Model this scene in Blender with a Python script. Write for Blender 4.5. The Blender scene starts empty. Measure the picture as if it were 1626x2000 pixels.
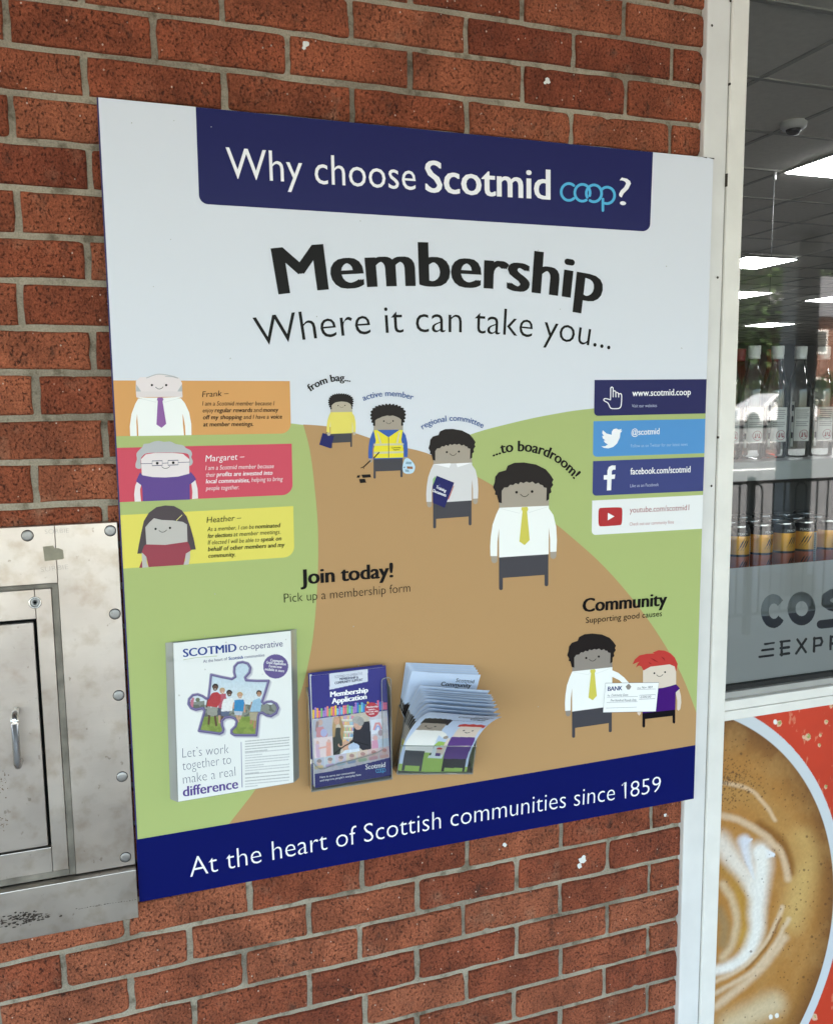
import bpy, bmesh, math, random
import numpy as np
from mathutils import Vector, Matrix, geometry, noise as mnoise
rnd = random.Random(7)
C = bpy.context.scene.collection
sc = bpy.context.scene

# ------------------------------------------------------------------ camera
H0 = 2.36                                   # world height of the wall datum
F_PX = 1683.81                              # focal length, in pixels of the 1626 x 2000 photograph
ROT = ((0.9451967, 0.0103794, -0.3263364), (-0.0499354, 0.9923314, -0.1130705), (0.3226603, 0.1231696, 0.9384666))
CAMX, CAMD, CAMY = -1.10408, 0.65974, -1.60072
cam = bpy.data.cameras.new('camera')
cam.sensor_fit = 'VERTICAL'; cam.sensor_height = 24; cam.lens = 24 * F_PX / 2000
cam.clip_start = 0.05; cam.clip_end = 400
camo = bpy.data.objects.new('camera', cam); C.objects.link(camo)
def _w(r): return Vector((r[0], r[2], -r[1]))
_r, _d, _f = _w(ROT[0]), _w(ROT[1]), _w(ROT[2])
M = Matrix((( _r.x, -_d.x, -_f.x, CAMX), (_r.y, -_d.y, -_f.y, CAMY), (_r.z, -_d.z, -_f.z, H0 - CAMD), (0, 0, 0, 1)))
camo.matrix_world = M
sc.camera = camo
CAM = Vector((CAMX, CAMY, H0 - CAMD))

# ------------------------------------------------------------------ sky, sun, exposure
SUN_EL, SUN_AZ = math.radians(48), math.radians(48)     # azimuth clockwise from +Y
w = bpy.data.worlds.new('World'); sc.world = w; w.use_nodes = True
nt = w.node_tree
sky = nt.nodes.new('ShaderNodeTexSky'); sky.sky_type = 'NISHITA'; sky.sun_disc = False
sky.sun_elevation = SUN_EL; sky.sun_rotation = SUN_AZ
sky.air_density = 1.3; sky.dust_density = 2.5; sky.ozone_density = 0.7
nt.links.new(sky.outputs[0], nt.nodes['Background'].inputs[0])
nt.nodes['Background'].inputs[1].default_value = 0.10
sl = bpy.data.lights.new('sun', 'SUN'); sl.energy = 5.0; sl.angle = math.radians(0.55); sl.color = (1, .93, .83)
so = bpy.data.objects.new('sun', sl); C.objects.link(so)
sd = Vector((math.sin(SUN_AZ) * math.cos(SUN_EL), math.cos(SUN_AZ) * math.cos(SUN_EL), math.sin(SUN_EL)))
so.rotation_euler = sd.to_track_quat('Z', 'Y').to_euler()
sc.view_settings.view_transform = 'Standard'; sc.view_settings.look = 'None'
sc.view_settings.gamma = 1; sc.view_settings.use_curve_mapping = False
sc.view_settings.exposure = 3.78
sc.render.engine = 'CYCLES'
sc.cycles.use_denoising = True
sc.cycles.max_bounces = 10; sc.cycles.transparent_max_bounces = 24
sc.cycles.diffuse_bounces = 5; sc.cycles.glossy_bounces = 5
sc.cycles.sample_clamp_indirect = 6.0
sc.cycles.caustics_reflective = False; sc.cycles.caustics_refractive = False

# ------------------------------------------------------------------ helpers
def ray(px, py):
    a, b = (px - 813) / F_PX, (py - 1000) / F_PX
    return _r * a + _d * b + _f
def at(px, py, Y):                          # where the sight line of a photo point meets the plane y = Y (used for measuring flat things)
    d = ray(px, py); t = (Y - CAM.y) / d.y
    return CAM + d * t
def ceil_at(px, py, z):
    d = ray(px, py); return CAM + d * ((z - CAM.z) / d.z)
GLASS_Y = 0.022
def mirrored(px, py, depth):                # real place of something that shows as a reflection in the shop window
    p = CAM + ray(px, py) * depth
    return Vector((p.x, 2 * GLASS_Y - p.y, p.z))
def project(X, Y, Z):                       # numpy: world -> photo pixel
    dx, dy, dz = X - CAM.x, Y - CAM.y, Z - CAM.z
    a = dx * _r.x + dy * _r.y + dz * _r.z; b = dx * _d.x + dy * _d.y + dz * _d.z; c = dx * _f.x + dy * _f.y + dz * _f.z
    return 813 + F_PX * a / c, 1000 + F_PX * b / c
def Zm(x0, y0, s): return lambda *p: [(x0 + a / s, y0 + b / s) for a, b in p]

def lin(r, g, b):
    f = lambda v: (v / 255 / 12.92) if v / 255 <= .04045 else ((v / 255 + .055) / 1.055) ** 2.4
    return (f(r), f(g), f(b), 1)
def tag(o, label=None, cat=None, group=None, kind=None):
    if label: o['label'] = label
    if cat: o['category'] = cat
    if group: o['group'] = group
    if kind: o['kind'] = kind
    return o
def empty(name, loc=(0, 0, 0), label=None, cat=None, group=None):
    o = bpy.data.objects.new(name, None); C.objects.link(o); o.location = loc; o.empty_display_size = .05
    return tag(o, label, cat, group)
def link(name, me, parent=None, loc=None):
    o = bpy.data.objects.new(name, me); C.objects.link(o)
    if parent:
        o.parent = parent
        bpy_loc = parent_loc(parent)
        o.location = -bpy_loc                # geometry is given in world coordinates
    if loc is not None: o.location = loc
    return o
def parent_loc(p):
    v = Vector(p.location); q = p.parent
    while q: v = v + Vector(q.location); q = q.parent
    return v
class MB:
    """collects shapes (world coordinates) into ONE mesh with material slots"""
    def __init__(s): s.v, s.f, s.m, s.sm, s.mats = [], [], [], [], []
    def mi(s, mat):
        if mat not in s.mats: s.mats.append(mat)
        return s.mats.index(mat)
    def add(s, vs, fs, mat, smooth=False):
        o = len(s.v); s.v += [tuple(v) for v in vs]; k = s.mi(mat)
        for f in fs: s.f.append([o + i for i in f]); s.m.append(k); s.sm.append(smooth)
    def box(s, x0, x1, y0, y1, z0, z1, mat, bev=0):
        if bev <= 0:
            vs = [(x, y, z) for x in (x0, x1) for y in (y0, y1) for z in (z0, z1)]
            s.add(vs, [(0, 1, 3, 2), (4, 6, 7, 5), (0, 4, 5, 1), (2, 3, 7, 6), (0, 2, 6, 4), (1, 5, 7, 3)], mat); return
        bm = bmesh.new(); bmesh.ops.create_cube(bm, size=1)
        for v in bm.verts: v.co = Vector(((x0 + x1) / 2 + v.co.x * (x1 - x0), (y0 + y1) / 2 + v.co.y * (y1 - y0), (z0 + z1) / 2 + v.co.z * (z1 - z0)))
        bmesh.ops.bevel(bm, geom=bm.edges[:], offset=bev, segments=2, affect='EDGES', profile=.5)
        s.bm(bm, mat, False)
    def bm(s, bm, mat, smooth=False):
        bm.verts.index_update()
        s.add([v.co[:] for v in bm.verts], [[v.index for v in f.verts] for f in bm.faces], mat, smooth); bm.free()
    def lathe(s, prof, loc, mat, n=28, axis='Z', cap=True):
        vs, fs = [], []
        for r, h in prof:
            for k in range(n):
                a = 2 * math.pi * k / n; c, d = r * math.cos(a), r * math.sin(a)
                p = (c, d, h) if axis == 'Z' else ((c, -h, d) if axis == 'Y' else (h, c, d))
                vs.append((loc[0] + p[0], loc[1] + p[1], loc[2] + p[2]))
        for i in range(len(prof) - 1):
            for k in range(n):
                a, b = i * n + k, i * n + (k + 1) % n; fs.append((a, b, b + n, a + n))
        if cap:
            fs.append(tuple(range(n))[::-1]); fs.append(tuple((len(prof) - 1) * n + k for k in range(n)))
        s.add(vs, fs, mat, True)
    def tube(s, pts, r, mat, n=10, closed=False):
        pts = [Vector(p) for p in pts]; vs, fs = [], []; N = len(pts)
        up = Vector((0, 0, 1))
        for i, p in enumerate(pts):
            a = pts[(i - 1) % N] if (closed or i > 0) else p; b = pts[(i + 1) % N] if (closed or i < N - 1) else p
            t = (b - a).normalized(); u = t.cross(up)
            if u.length < .05: u = t.cross(Vector((0, 1, 0)))
            u.normalize(); v2 = u.cross(t).normalized(); rr = r[i] if isinstance(r, (list, tuple)) else r
            for k in range(n):
                g = 2 * math.pi * k / n; vs.append(p + u * rr * math.cos(g) + v2 * rr * math.sin(g))
        for i in range(N if closed else N - 1):
            for k in range(n):
                j = (i + 1) % N; fs.append((i * n + k, i * n + (k + 1) % n, j * n + (k + 1) % n, j * n + k))
        if not closed: fs += [tuple(range(n))[::-1], tuple((N - 1) * n + k for k in range(n))]
        s.add(vs, fs, mat, True)
    def mesh(s, name):
        me = bpy.data.meshes.new(name); me.from_pydata(s.v, [], s.f)
        for m in s.mats: me.materials.append(m)
        me.polygons.foreach_set('material_index', s.m); me.polygons.foreach_set('use_smooth', s.sm)
        me.update(); return me
    def build(s, name, parent=None, label=None, sharp=None):
        me = s.mesh(name)
        if sharp is not None: me.set_sharp_from_angle(angle=math.radians(sharp))
        o = link(name, me, parent)
        if label: o['label'] = label
        return o

# --- materials
def new_mat(name):
    m = bpy.data.materials.new(name); m.use_nodes = True
    return m, m.node_tree, m.node_tree.nodes, m.node_tree.links, m.node_tree.nodes['Principled BSDF']
def mat(name, col, rough=.5, spec=.5, metal=0, var=0, vscale=20, bump=0, bscale=300, bdist=.001):
    m, t, N, L, b = new_mat(name)
    b.inputs['Base Color'].default_value = col; b.inputs['Roughness'].default_value = rough
    b.inputs['Specular IOR Level'].default_value = spec; b.inputs['Metallic'].default_value = metal
    if var or bump:
        tc = N.new('ShaderNodeTexCoord')
    if var:
        n = N.new('ShaderNodeTexNoise'); n.inputs['Scale'].default_value = vscale; n.inputs['Detail'].default_value = 6
        L.new(tc.outputs['Object'], n.inputs['Vector'])
        mx = N.new('ShaderNodeMix'); mx.data_type = 'RGBA'; mx.blend_type = 'MULTIPLY'
        cr = N.new('ShaderNodeValToRGB'); cr.color_ramp.elements[0].position = .3; cr.color_ramp.elements[1].position = .7
        k = 1 - var; cr.color_ramp.elements[0].color = (k, k, k, 1)
        L.new(n.outputs['Fac'], cr.inputs[0]); mx.inputs[0].default_value = 1
        mx.inputs[6].default_value = col; L.new(cr.outputs[0], mx.inputs[7]); L.new(mx.outputs[2], b.inputs['Base Color'])
    if bump:
        n2 = N.new('ShaderNodeTexNoise'); n2.inputs['Scale'].default_value = bscale; n2.inputs['Detail'].default_value = 4
        L.new(tc.outputs['Object'], n2.inputs['Vector'])
        bp = N.new('ShaderNodeBump'); bp.inputs['Strength'].default_value = bump; bp.inputs['Distance'].default_value = bdist
        L.new(n2.outputs['Fac'], bp.inputs['Height']); L.new(bp.outputs[0], b.inputs['Normal'])
    return m
_pm = {}
def ink(r, g, b, gloss=.3, spec=.1):
    """printed colour, given as it should look on the print in even light"""
    key = (r, g, b, gloss, spec)
    if key not in _pm:
        c = lin(r, g, b); _pm[key] = mat('ink', tuple(v * .93 for v in c[:3]) + (1,), gloss, spec, bump=.02, bscale=60, bdist=.002)
    return _pm[key]
def vcol_mat(name, rough=.35, spec=.4, attr='col'):
    m, t, N, L, b = new_mat(name)
    a = N.new('ShaderNodeAttribute'); a.attribute_name = attr
    L.new(a.outputs['Color'], b.inputs['Base Color']); b.inputs['Roughness'].default_value = rough; b.inputs['Specular IOR Level'].default_value = spec
    return m
def clear_mat(name, tint, refl=1.0, haze=0.0, hazecol=(.6, .62, .6, 1), ior=1.5, rough=.02):
    m, t, N, L, b = new_mat(name); N.remove(b)
    tr = N.new('ShaderNodeBsdfTransparent'); tr.inputs[0].default_value = tint
    gl = N.new('ShaderNodeBsdfGlossy'); gl.inputs['Roughness'].default_value = rough
    fr = N.new('ShaderNodeFresnel'); fr.inputs[0].default_value = ior
    ml = N.new('ShaderNodeMath'); ml.operation = 'MULTIPLY'; ml.use_clamp = True; ml.inputs[1].default_value = refl
    mx = N.new('ShaderNodeMixShader'); L.new(fr.outputs[0], ml.inputs[0]); L.new(ml.outputs[0], mx.inputs[0])
    L.new(tr.outputs[0], mx.inputs[1]); L.new(gl.outputs[0], mx.inputs[2]); out = mx
    if haze:
        df = N.new('ShaderNodeBsdfDiffuse'); df.inputs[0].default_value = hazecol
        tl = N.new('ShaderNodeBsdfTranslucent'); tl.inputs[0].default_value = hazecol
        ad = N.new('ShaderNodeMixShader'); ad.inputs[0].default_value = .4; L.new(df.outputs[0], ad.inputs[1]); L.new(tl.outputs[0], ad.inputs[2])
        m2 = N.new('ShaderNodeMixShader'); m2.inputs[0].default_value = haze
        L.new(mx.outputs[0], m2.inputs[1]); L.new(ad.outputs[0], m2.inputs[2]); out = m2
    L.new(out.outputs[0], N['Material Output'].inputs[0])
    return m
def emit_mat(name, col, s):
    m, t, N, L, b = new_mat(name)
    b.inputs['Base Color'].default_value = (.8, .8, .8, 1)
    b.inputs['Emission Color'].default_value = col; b.inputs['Emission Strength'].default_value = s
    return m

# --- flat artwork: polygons, strokes and lettering in thin ink layers on a surface
_glyph = {}
def glyphs(body, off=0, res=3, space=1.0):
    key = (body, off, res, space)
    if key not in _glyph:
        c = bpy.data.curves.new('lettering', 'FONT'); c.body = body; c.size = 1; c.offset = off; c.resolution_u = res
        c.space_character = space
        c.fill_mode = 'FRONT'
        o = bpy.data.objects.new('lettering', c); me = bpy.data.meshes.new_from_object(o)
        v = np.zeros(len(me.vertices) * 3); me.vertices.foreach_get('co', v); v = v.reshape(-1, 3)[:, :2]
        fs = [tuple(p.vertices) for p in me.polygons]
        bpy.data.objects.remove(o); bpy.data.curves.remove(c); bpy.data.meshes.remove(me)
        _glyph[key] = (v, fs)
    return _glyph[key]
CAPH = float(glyphs('H')[0][:, 1].max())
def smooth_loop(p, n=5, closed=True):
    N = len(p); out = []
    for i in range(N if closed else N - 1):
        g = (lambda k: p[k % N]) if closed else (lambda k: p[min(max(k, 0), N - 1)])
        a, b, c, d = g(i - 1), g(i), g(i + 1), g(i + 2)
        for k in range(n):
            t = k / n
            out.append(tuple(.5 * (2 * b[q] + (c[q] - a[q]) * t + (2 * a[q] - 5 * b[q] + 4 * c[q] - d[q]) * t * t + (3 * b[q] - a[q] - 3 * c[q] + d[q]) * t ** 3) for q in (0, 1)))
    if not closed: out.append(tuple(p[-1]))
    return out
LAYER = 0.0001
class Art:
    def __init__(s, Y, xlim=None, surf=None, to2d=None):
        s.Y, s.xlim, s.mb, s.surf, s.to2d = Y, xlim, MB(), surf, to2d
    def m(s, pts):                       # photo points -> plane coordinates (x, z)
        if s.to2d: return [s.to2d(p) for p in pts]
        out = []
        for p in pts:
            q = at(p[0], p[1], s.Y); x = q.x
            if s.xlim: x = min(max(x, s.xlim[0]), s.xlim[1])
            out.append((x, q.z))
        return out
    def put(s, xy, layer):
        if s.surf: return [s.surf(a, b, layer * LAYER) for a, b in xy]
        return [(a, s.Y - layer * LAYER, b) for a, b in xy]
    def poly2(s, xy, mat, layer):
        tri = geometry.tessellate_polygon([[Vector((a, b, 0)) for a, b in xy]])
        s.mb.add(s.put(xy, layer), tri, mat)
    def poly(s, pts, mat, layer, sm=0):
        if sm: pts = smooth_loop(pts, sm)
        s.poly2(s.m(pts), mat, layer)
    def circ(s, c, r, mat, layer, n=24, ry=None):
        ry = ry or r
        s.poly([(c[0] + r * math.cos(2 * math.pi * k / n), c[1] + ry * math.sin(2 * math.pi * k / n)) for k in range(n)], mat, layer)
    def stroke(s, pts, wd, mat, layer, closed=False, sm=0, cap=True):
        if sm: pts = smooth_loop(pts, sm, closed)
        N = len(pts); vs, fs = [], []
        for i, p in enumerate(pts):
            a = pts[(i - 1) % N] if (closed or i > 0) else p; b = pts[(i + 1) % N] if (closed or i < N - 1) else p
            dx, dy = b[0] - a[0], b[1] - a[1]; l = math.hypot(dx, dy) or 1
            nx, ny = -dy / l, dx / l
            ww = wd[i * len(wd) // N] if isinstance(wd, list) else wd
            k = 1.0
            if a != p and b != p:
                e1 = Vector((p[0] - a[0], p[1] - a[1])); e2 = Vector((b[0] - p[0], b[1] - p[1]))
                if e1.length and e2.length:
                    cs = max(.45, math.sqrt(max(0, (1 + e1.normalized().dot(e2.normalized())) / 2))); k = 1 / cs
            vs += [(p[0] + nx * ww * k / 2, p[1] + ny * ww * k / 2), (p[0] - nx * ww * k / 2, p[1] - ny * ww * k / 2)]
        for i in range(N if closed else N - 1):
            j = (i + 1) % N; fs.append((2 * i, 2 * i + 1, 2 * j + 1, 2 * j))
        if cap and not closed:
            for e, nb in ((0, 1), (N - 1, N - 2)):
                p, q = pts[e], pts[nb]; a0 = math.atan2(p[1] - q[1], p[0] - q[0]); o = len(vs)
                ww = (wd[0] if e == 0 else wd[-1]) if isinstance(wd, list) else wd
                arc = [(p[0] + ww / 2 * math.cos(a0 + t), p[1] + ww / 2 * math.sin(a0 + t)) for t in np.linspace(-math.pi / 2, math.pi / 2, 9)]
                vs += arc; fs.append(tuple(range(o, o + 9)))
        s.mb.add(s.put(s.m(vs), layer), fs, mat)
    def rrect(s, q, rad, mat, layer):
        """quad of photo points, one corner radius (in photo px) per corner"""
        out = []
        for i in range(4):
            p, a, b = Vector(q[i]), Vector(q[i - 1]), Vector(q[(i + 1) % 4])
            r = rad[i] if isinstance(rad, (list, tuple)) else rad
            if not r: out.append(tuple(p)); continue
            p0, p1 = p + (a - p).normalized() * r, p + (b - p).normalized() * r
            for t in np.linspace(0, 1, 9):
                k = .5523 * 1.0
                c0, c1 = p0.lerp(p, k), p1.lerp(p, k)
                out.append(tuple(p0 * (1 - t) ** 3 + c0 * 3 * t * (1 - t) ** 2 + c1 * 3 * t * t * (1 - t) + p1 * t ** 3))
        s.poly(out, mat, layer)
    def text(s, body, pts, mat, layer, h=None, bold=0, off=0, shear=0, res=3, space=1.0, fit=True):
        """lettering whose baseline runs through two or three photo points; h = cap height in photo px"""
        v, fs = glyphs(body, off, res, space)
        q = [Vector(a) for a in s.m(pts)]
        x0, x1 = v[:, 0].min(), v[:, 0].max(); wd = x1 - x0
        hp = None
        if h:
            mpt = pts[len(pts) // 2]; a, b = s.m([mpt, (mpt[0], mpt[1] - h)]); hp = math.dist(a, b)
        a, e = q[0], q[-1]; cir = None
        if len(q) == 3:
            A, B, D = q; d = 2 * (A.x * (B.y - D.y) + B.x * (D.y - A.y) + D.x * (A.y - B.y))
            if abs(d) > 1e-9:
                ux = (A.length_squared * (B.y - D.y) + B.length_squared * (D.y - A.y) + D.length_squared * (A.y - B.y)) / d
                uy = (A.length_squared * (D.x - B.x) + B.length_squared * (A.x - D.x) + D.length_squared * (B.x - A.x)) / d
                ct = Vector((ux, uy)); R = (A - ct).length
                if R < 40 * (e - a).length:
                    t0 = math.atan2(A.y - uy, A.x - ux); t1 = math.atan2(D.y - uy, D.x - ux)
                    dt = (t1 - t0 + math.pi) % (2 * math.pi) - math.pi; cir = (ct, R, t0, dt)
        Ln = abs(cir[1] * cir[3]) if cir else (e - a).length
        sx = Ln / wd; sy = hp / CAPH if hp else sx
        X = (v[:, 0] - x0) * sx; Y = v[:, 1] * sy
        for k, bx in enumerate(([0] if not bold else np.linspace(-bold, bold, 3))):
            XX = X + bx * sy + shear * Y
            if cir:
                ct, R, t0, dt = cir; sg = 1 if dt < 0 else -1
                th = t0 + dt * XX / Ln; rr = R + sg * Y
                xy = np.stack([ct.x + rr * np.cos(th), ct.y + rr * np.sin(th)], 1)
            else:
                u = (e - a).normalized(); n = Vector((-u.y, u.x))
                xy = np.stack([a.x + u.x * XX + n.x * Y, a.y + u.y * XX + n.y * Y], 1)
            s.mb.add(s.put(xy.tolist(), layer + k * .4), fs, mat)
    def build(s, name, parent, label=None): return s.mb.build(name, parent, label)

# --- a printed picture painted per point on a fine grid (position only, no light)
def grid_picture(name, parent, us, vs, surf, paint, material):
    U, V = np.meshgrid(us, vs); P = surf(U, V)
    nu, nv = len(us), len(vs)
    col = paint(U, V)
    me = bpy.data.meshes.new(name)
    i = np.arange(nu * nv).reshape(nv, nu)
    f = np.stack([i[:-1, :-1], i[:-1, 1:], i[1:, 1:], i[1:, :-1]], -1).reshape(-1, 4)
    me.from_pydata(P.reshape(-1, 3).tolist(), [], f.tolist())
    at_ = me.color_attributes.new('col', 'FLOAT_COLOR', 'POINT')
    rgba = np.ones((nu * nv, 4), np.float32); rgba[:, :3] = col.reshape(-1, 3)
    at_.data.foreach_set('color', rgba.ravel())
    me.materials.append(material); me.polygons.foreach_set('use_smooth', [True] * len(f)); me.update()
    return link(name, me, parent)
def L3(r, g, b): return np.array(lin(r, g, b)[:3]) * .93
def seg_dist(x, y, pts):
    best = np.full(x.shape, 1e9); par = np.zeros(x.shape); acc = 0
    tot = sum(math.dist(a, b) for a, b in zip(pts, pts[1:]))
    for a, b in zip(pts, pts[1:]):
        dx, dy = b[0] - a[0], b[1] - a[1]; l2 = dx * dx + dy * dy
        t = np.clip(((x - a[0]) * dx + (y - a[1]) * dy) / l2, 0, 1)
        d = np.hypot(x - a[0] - t * dx, y - a[1] - t * dy)
        k = d < best; best = np.where(k, d, best); par = np.where(k, (acc + t * math.sqrt(l2)) / tot, par); acc += math.sqrt(l2)
    return best, par
def inside(x, y, pts):
    r = np.zeros(x.shape, bool); n = len(pts)
    for i in range(n):
        (x1, y1), (x2, y2) = pts[i], pts[(i + 1) % n]
        if y1 == y2: continue
        k = ((y1 > y) != (y2 > y)) & (x < (x2 - x1) * (y - y1) / (y2 - y1) + x1); r ^= k
    return r
class Canvas:
    def __init__(s, x, y, base): s.x, s.y = x, y; s.c = np.zeros(x.shape + (3,)) + base
    def blend(s, a, col): s.c = s.c * (1 - a[..., None]) + np.asarray(col) * a[..., None]
    def line(s, pts, w, col, soft=.5, al=1, taper=None):
        d, t = seg_dist(s.x, s.y, pts); w = w / 2
        if taper: w = w * (taper[0] + (taper[1] - taper[0]) * t)
        a = np.clip((w * (1 + soft) - d) / np.maximum(w * 2 * soft, 1e-6), 0, 1); s.blend(al * a * a * (3 - 2 * a), col)
    def fill(s, pts, col, al=1.): s.blend(inside(s.x, s.y, pts) * al, col)
    def ell(s, cx, cy, rx, ry, col, al=1.): s.blend((((s.x - cx) / rx) ** 2 + ((s.y - cy) / ry) ** 2 < 1) * al, col)
    def rect(s, x0, y0, x1, y1, col, al=1.): s.blend(((s.x > x0) & (s.x < x1) & (s.y > y0) & (s.y < y1)) * al, col)
def vnoise(x, y, sc_, seed=0, octs=4):
    rs = np.random.RandomState(seed); out = np.zeros(x.shape); amp = 1; tot = 0
    for o in range(octs):
        g = rs.rand(64, 64); xx, yy = x / sc_, y / sc_; xi, yi = np.floor(xx).astype(int), np.floor(yy).astype(int)
        fx, fy = xx - xi, yy - yi; fx, fy = fx * fx * (3 - 2 * fx), fy * fy * (3 - 2 * fy)
        G = lambda a, b: g[a % 64, b % 64]
        out += amp * ((G(xi, yi) * (1 - fx) + G(xi + 1, yi) * fx) * (1 - fy) + (G(xi, yi + 1) * (1 - fx) + G(xi + 1, yi + 1) * fx) * fy)
        tot += amp; amp *= .55; sc_ /= 2.1
    return out / tot
# ------------------------------------------------------------------ ground, road, canopy
def sheet(name, prof, x0, x1, mat_, nx=2, up=0.0):
    mb = MB(); xs = np.linspace(x0, x1, nx)
    vs = [(x, y, z + up) for y, z in prof for x in xs]
    fs = [(i * nx + k, i * nx + k + 1, (i + 1) * nx + k + 1, (i + 1) * nx + k) for i in range(len(prof) - 1) for k in range(nx - 1)]
    mb.add(vs, fs, mat_); return tag(mb.build(name), kind='structure')
M_PAVE = mat('paving', (.38, .355, .32, 1), .85, .3, var=.25, vscale=3, bump=.3, bscale=40)
M_ROAD = mat('asphalt', (.13, .128, .124, 1), .85, .3, var=.3, vscale=4, bump=.5, bscale=120)
M_LINE = mat('road_paint', (.75, .75, .72, 1), .7, .3)
M_KERB = mat('kerb_stone', (.32, .31, .29, 1), .8, .3, var=.2, vscale=8)
GP = [(60, 0), (-9.2, 0)]
sheet('pavement', [(80, 0), (.0, 0), (-6.9, 0)], -90, 90, M_PAVE)
kb = MB(); kb.box(-90, 90, -7.05, -6.9, -.12, .012, M_KERB, .01); tag(kb.build('kerb'), kind='structure')
ROADP = [(-7.05, -.1), (-16, 0.1), (-24, .42), (-34, .66), (-46, .74)]
sheet('road', ROADP, -90, 90, M_ROAD)
def road_z(y):
    for (a, za), (b, zb) in zip(ROADP, ROADP[1:]):
        if b <= y <= a: return za + (zb - za) * (a - y) / (a - b)
    return .74
dl = MB()
for k in range(-12, 14):
    x = k * 4.0
    dl.add([(x, -15.0, road_z(-15.0) + .006), (x + 2.4, -15.0, road_z(-15.0) + .006), (x + 2.4, -15.3, road_z(-15.3) + .006), (x, -15.3, road_z(-15.3) + .006)], [(0, 1, 2, 3)], M_LINE)
dl.add([(-90, -21.8, road_z(-21.8) + .006), (90, -21.8, road_z(-21.8) + .006), (90, -22.0, road_z(-22.0) + .006), (-90, -22.0, road_z(-22.0) + .006)], [(0, 1, 2, 3)], M_LINE)
tag(dl.build('road_marking'), kind='structure')
M_GRASS = mat('grass', (.07, .12, .035, 1), .9, .2, var=.5, vscale=2)
sheet('verge', [(-46, .76), (-60, .9), (-200, 2.0)], -200, 200, M_GRASS)

CEIL_Z = CAM.z + 1.4
M_SOFFIT = mat('soffit_board', (.36, .35, .33, 1), .7, .3, var=.12, vscale=3)
cb = MB(); cb.box(-9, 16, -5.25, -.001, CEIL_Z, CEIL_Z + .25, M_SOFFIT)
cb.box(-9, 16, -5.32, -5.251, CEIL_Z - .12, CEIL_Z + .3, mat('fascia_metal', (.12, .13, .14, 1), .5, .4), .01)
tag(cb.build('canopy'), 'flat grey canopy over the shop front', 'canopy')
M_PILLAR = mat('pillar_paint', (.42, .43, .43, 1), .6, .35, var=.12, vscale=6)
pa, pb_ = mirrored(1493, 790, 7.75), mirrored(1592, 790, 7.5)
def pillar(x0, x1, y, dp):
    p = empty('canopy_pillar', ((x0 + x1) / 2, y, 0), 'square grey pillar holding up the canopy edge', 'pillar')
    b = MB(); b.box(x0, x1, y - dp, y, 0, CEIL_Z, M_PILLAR, .015); b.build('shaft', p)
    b = MB(); b.box(x0 - .05, x1 + .05, y - dp - .05, y + .05, 0, .18, M_KERB, .01); b.build('plinth', p)
pillar(pa.x, pb_.x, pb_.y, .2)

# ------------------------------------------------------------------ brick wall, brick by brick on the measured courses
BEDS = {-1: (.0055, .0025), 0: (.0031, .0014), 1: (.0064, .0044), 2: (-.001, 0), 3: (-.001, 0), 4: (-.002, 0), 5: (0, 0), 6: (-.0025, 0), 7: (0, 0), 8: (-.0015, 0), 9: (.0005, 0), 10: (0, 0), 11: (0, 0), 22: (-.0118, -.0087), 23: (-.008, -.0056), 24: (-.0056, -.0043), 25: (-.0025, -.0039)}
PERP = {(0, -.5): .0185, (0, -1.5): .0125, (0, -2.5): .006, (0, -3.5): .002, (0, -4.5): -.0005, (0, -5.5): -.0025, (1, 0): .015, (1, -1): .008, (1, -2): .007, (1, -3): .006, (1, -4): .001, (1, -5): -.001, (-1, 0): .0145, (-1, -1): .0115, (-1, -2): .007, (2, -5.5): -.0045, (3, -5): -.0015, (4, -5.5): -.004, (5, -5): -.012, (6, -5.5): -.0085, (7, -5): -.0115, (8, -5.5): .006, (9, -5): 0, (10, -5.5): -.004, (11, -5): -.007, (21, -4): -.005, (21, -3): -.003, (21, -2): .003, (21, -1): .002, (21, 0): .01, (22, -4.5): -.009, (22, -3.5): -.002, (22, -2.5): .003, (22, -1.5): .007, (22, -.5): .0095, (23, -4): -.02, (23, -3): -.0115, (23, -2): -.006, (23, -1): .001, (23, 0): .007, (24, -3.5): -.0055, (24, -2.5): .0005, (24, -1.5): .0075, (24, -.5): .0105}
def bed(j, x):
    if j in BEDS: a, b = BEDS[j]
    elif j < -1: a, b = BEDS[-1]
    elif j > 25: a, b = BEDS[25]
    else:
        t = (j - 11) / 11; a, b = BEDS[22][0] * t, BEDS[22][1] * t
    return H0 - (.075 * j + a + b * np.maximum(x, -1.4))
def perp(r, i):
    if (r, i) in PERP: d = PERP[(r, i)]
    elif r < 12: d = .0145 + .003 * i
    else: d = .0095 + .0035 * i
    return .225 * i + d + rnd.uniform(-.002, .002) * ((r, i) not in PERP)
WALL_R = .0865
mb_v, mb_f, mb_t = [], [], []
rs = np.random.RandomState(3)
def wob(n, amp, k=5):
    a = np.cumsum(rs.randn(n)); a -= np.linspace(a[0], a[-1], n); a = np.convolve(a, np.ones(k) / k, 'same')
    m_ = np.abs(a).max() or 1; return a / m_ * amp * rs.uniform(.4, 1)
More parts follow.
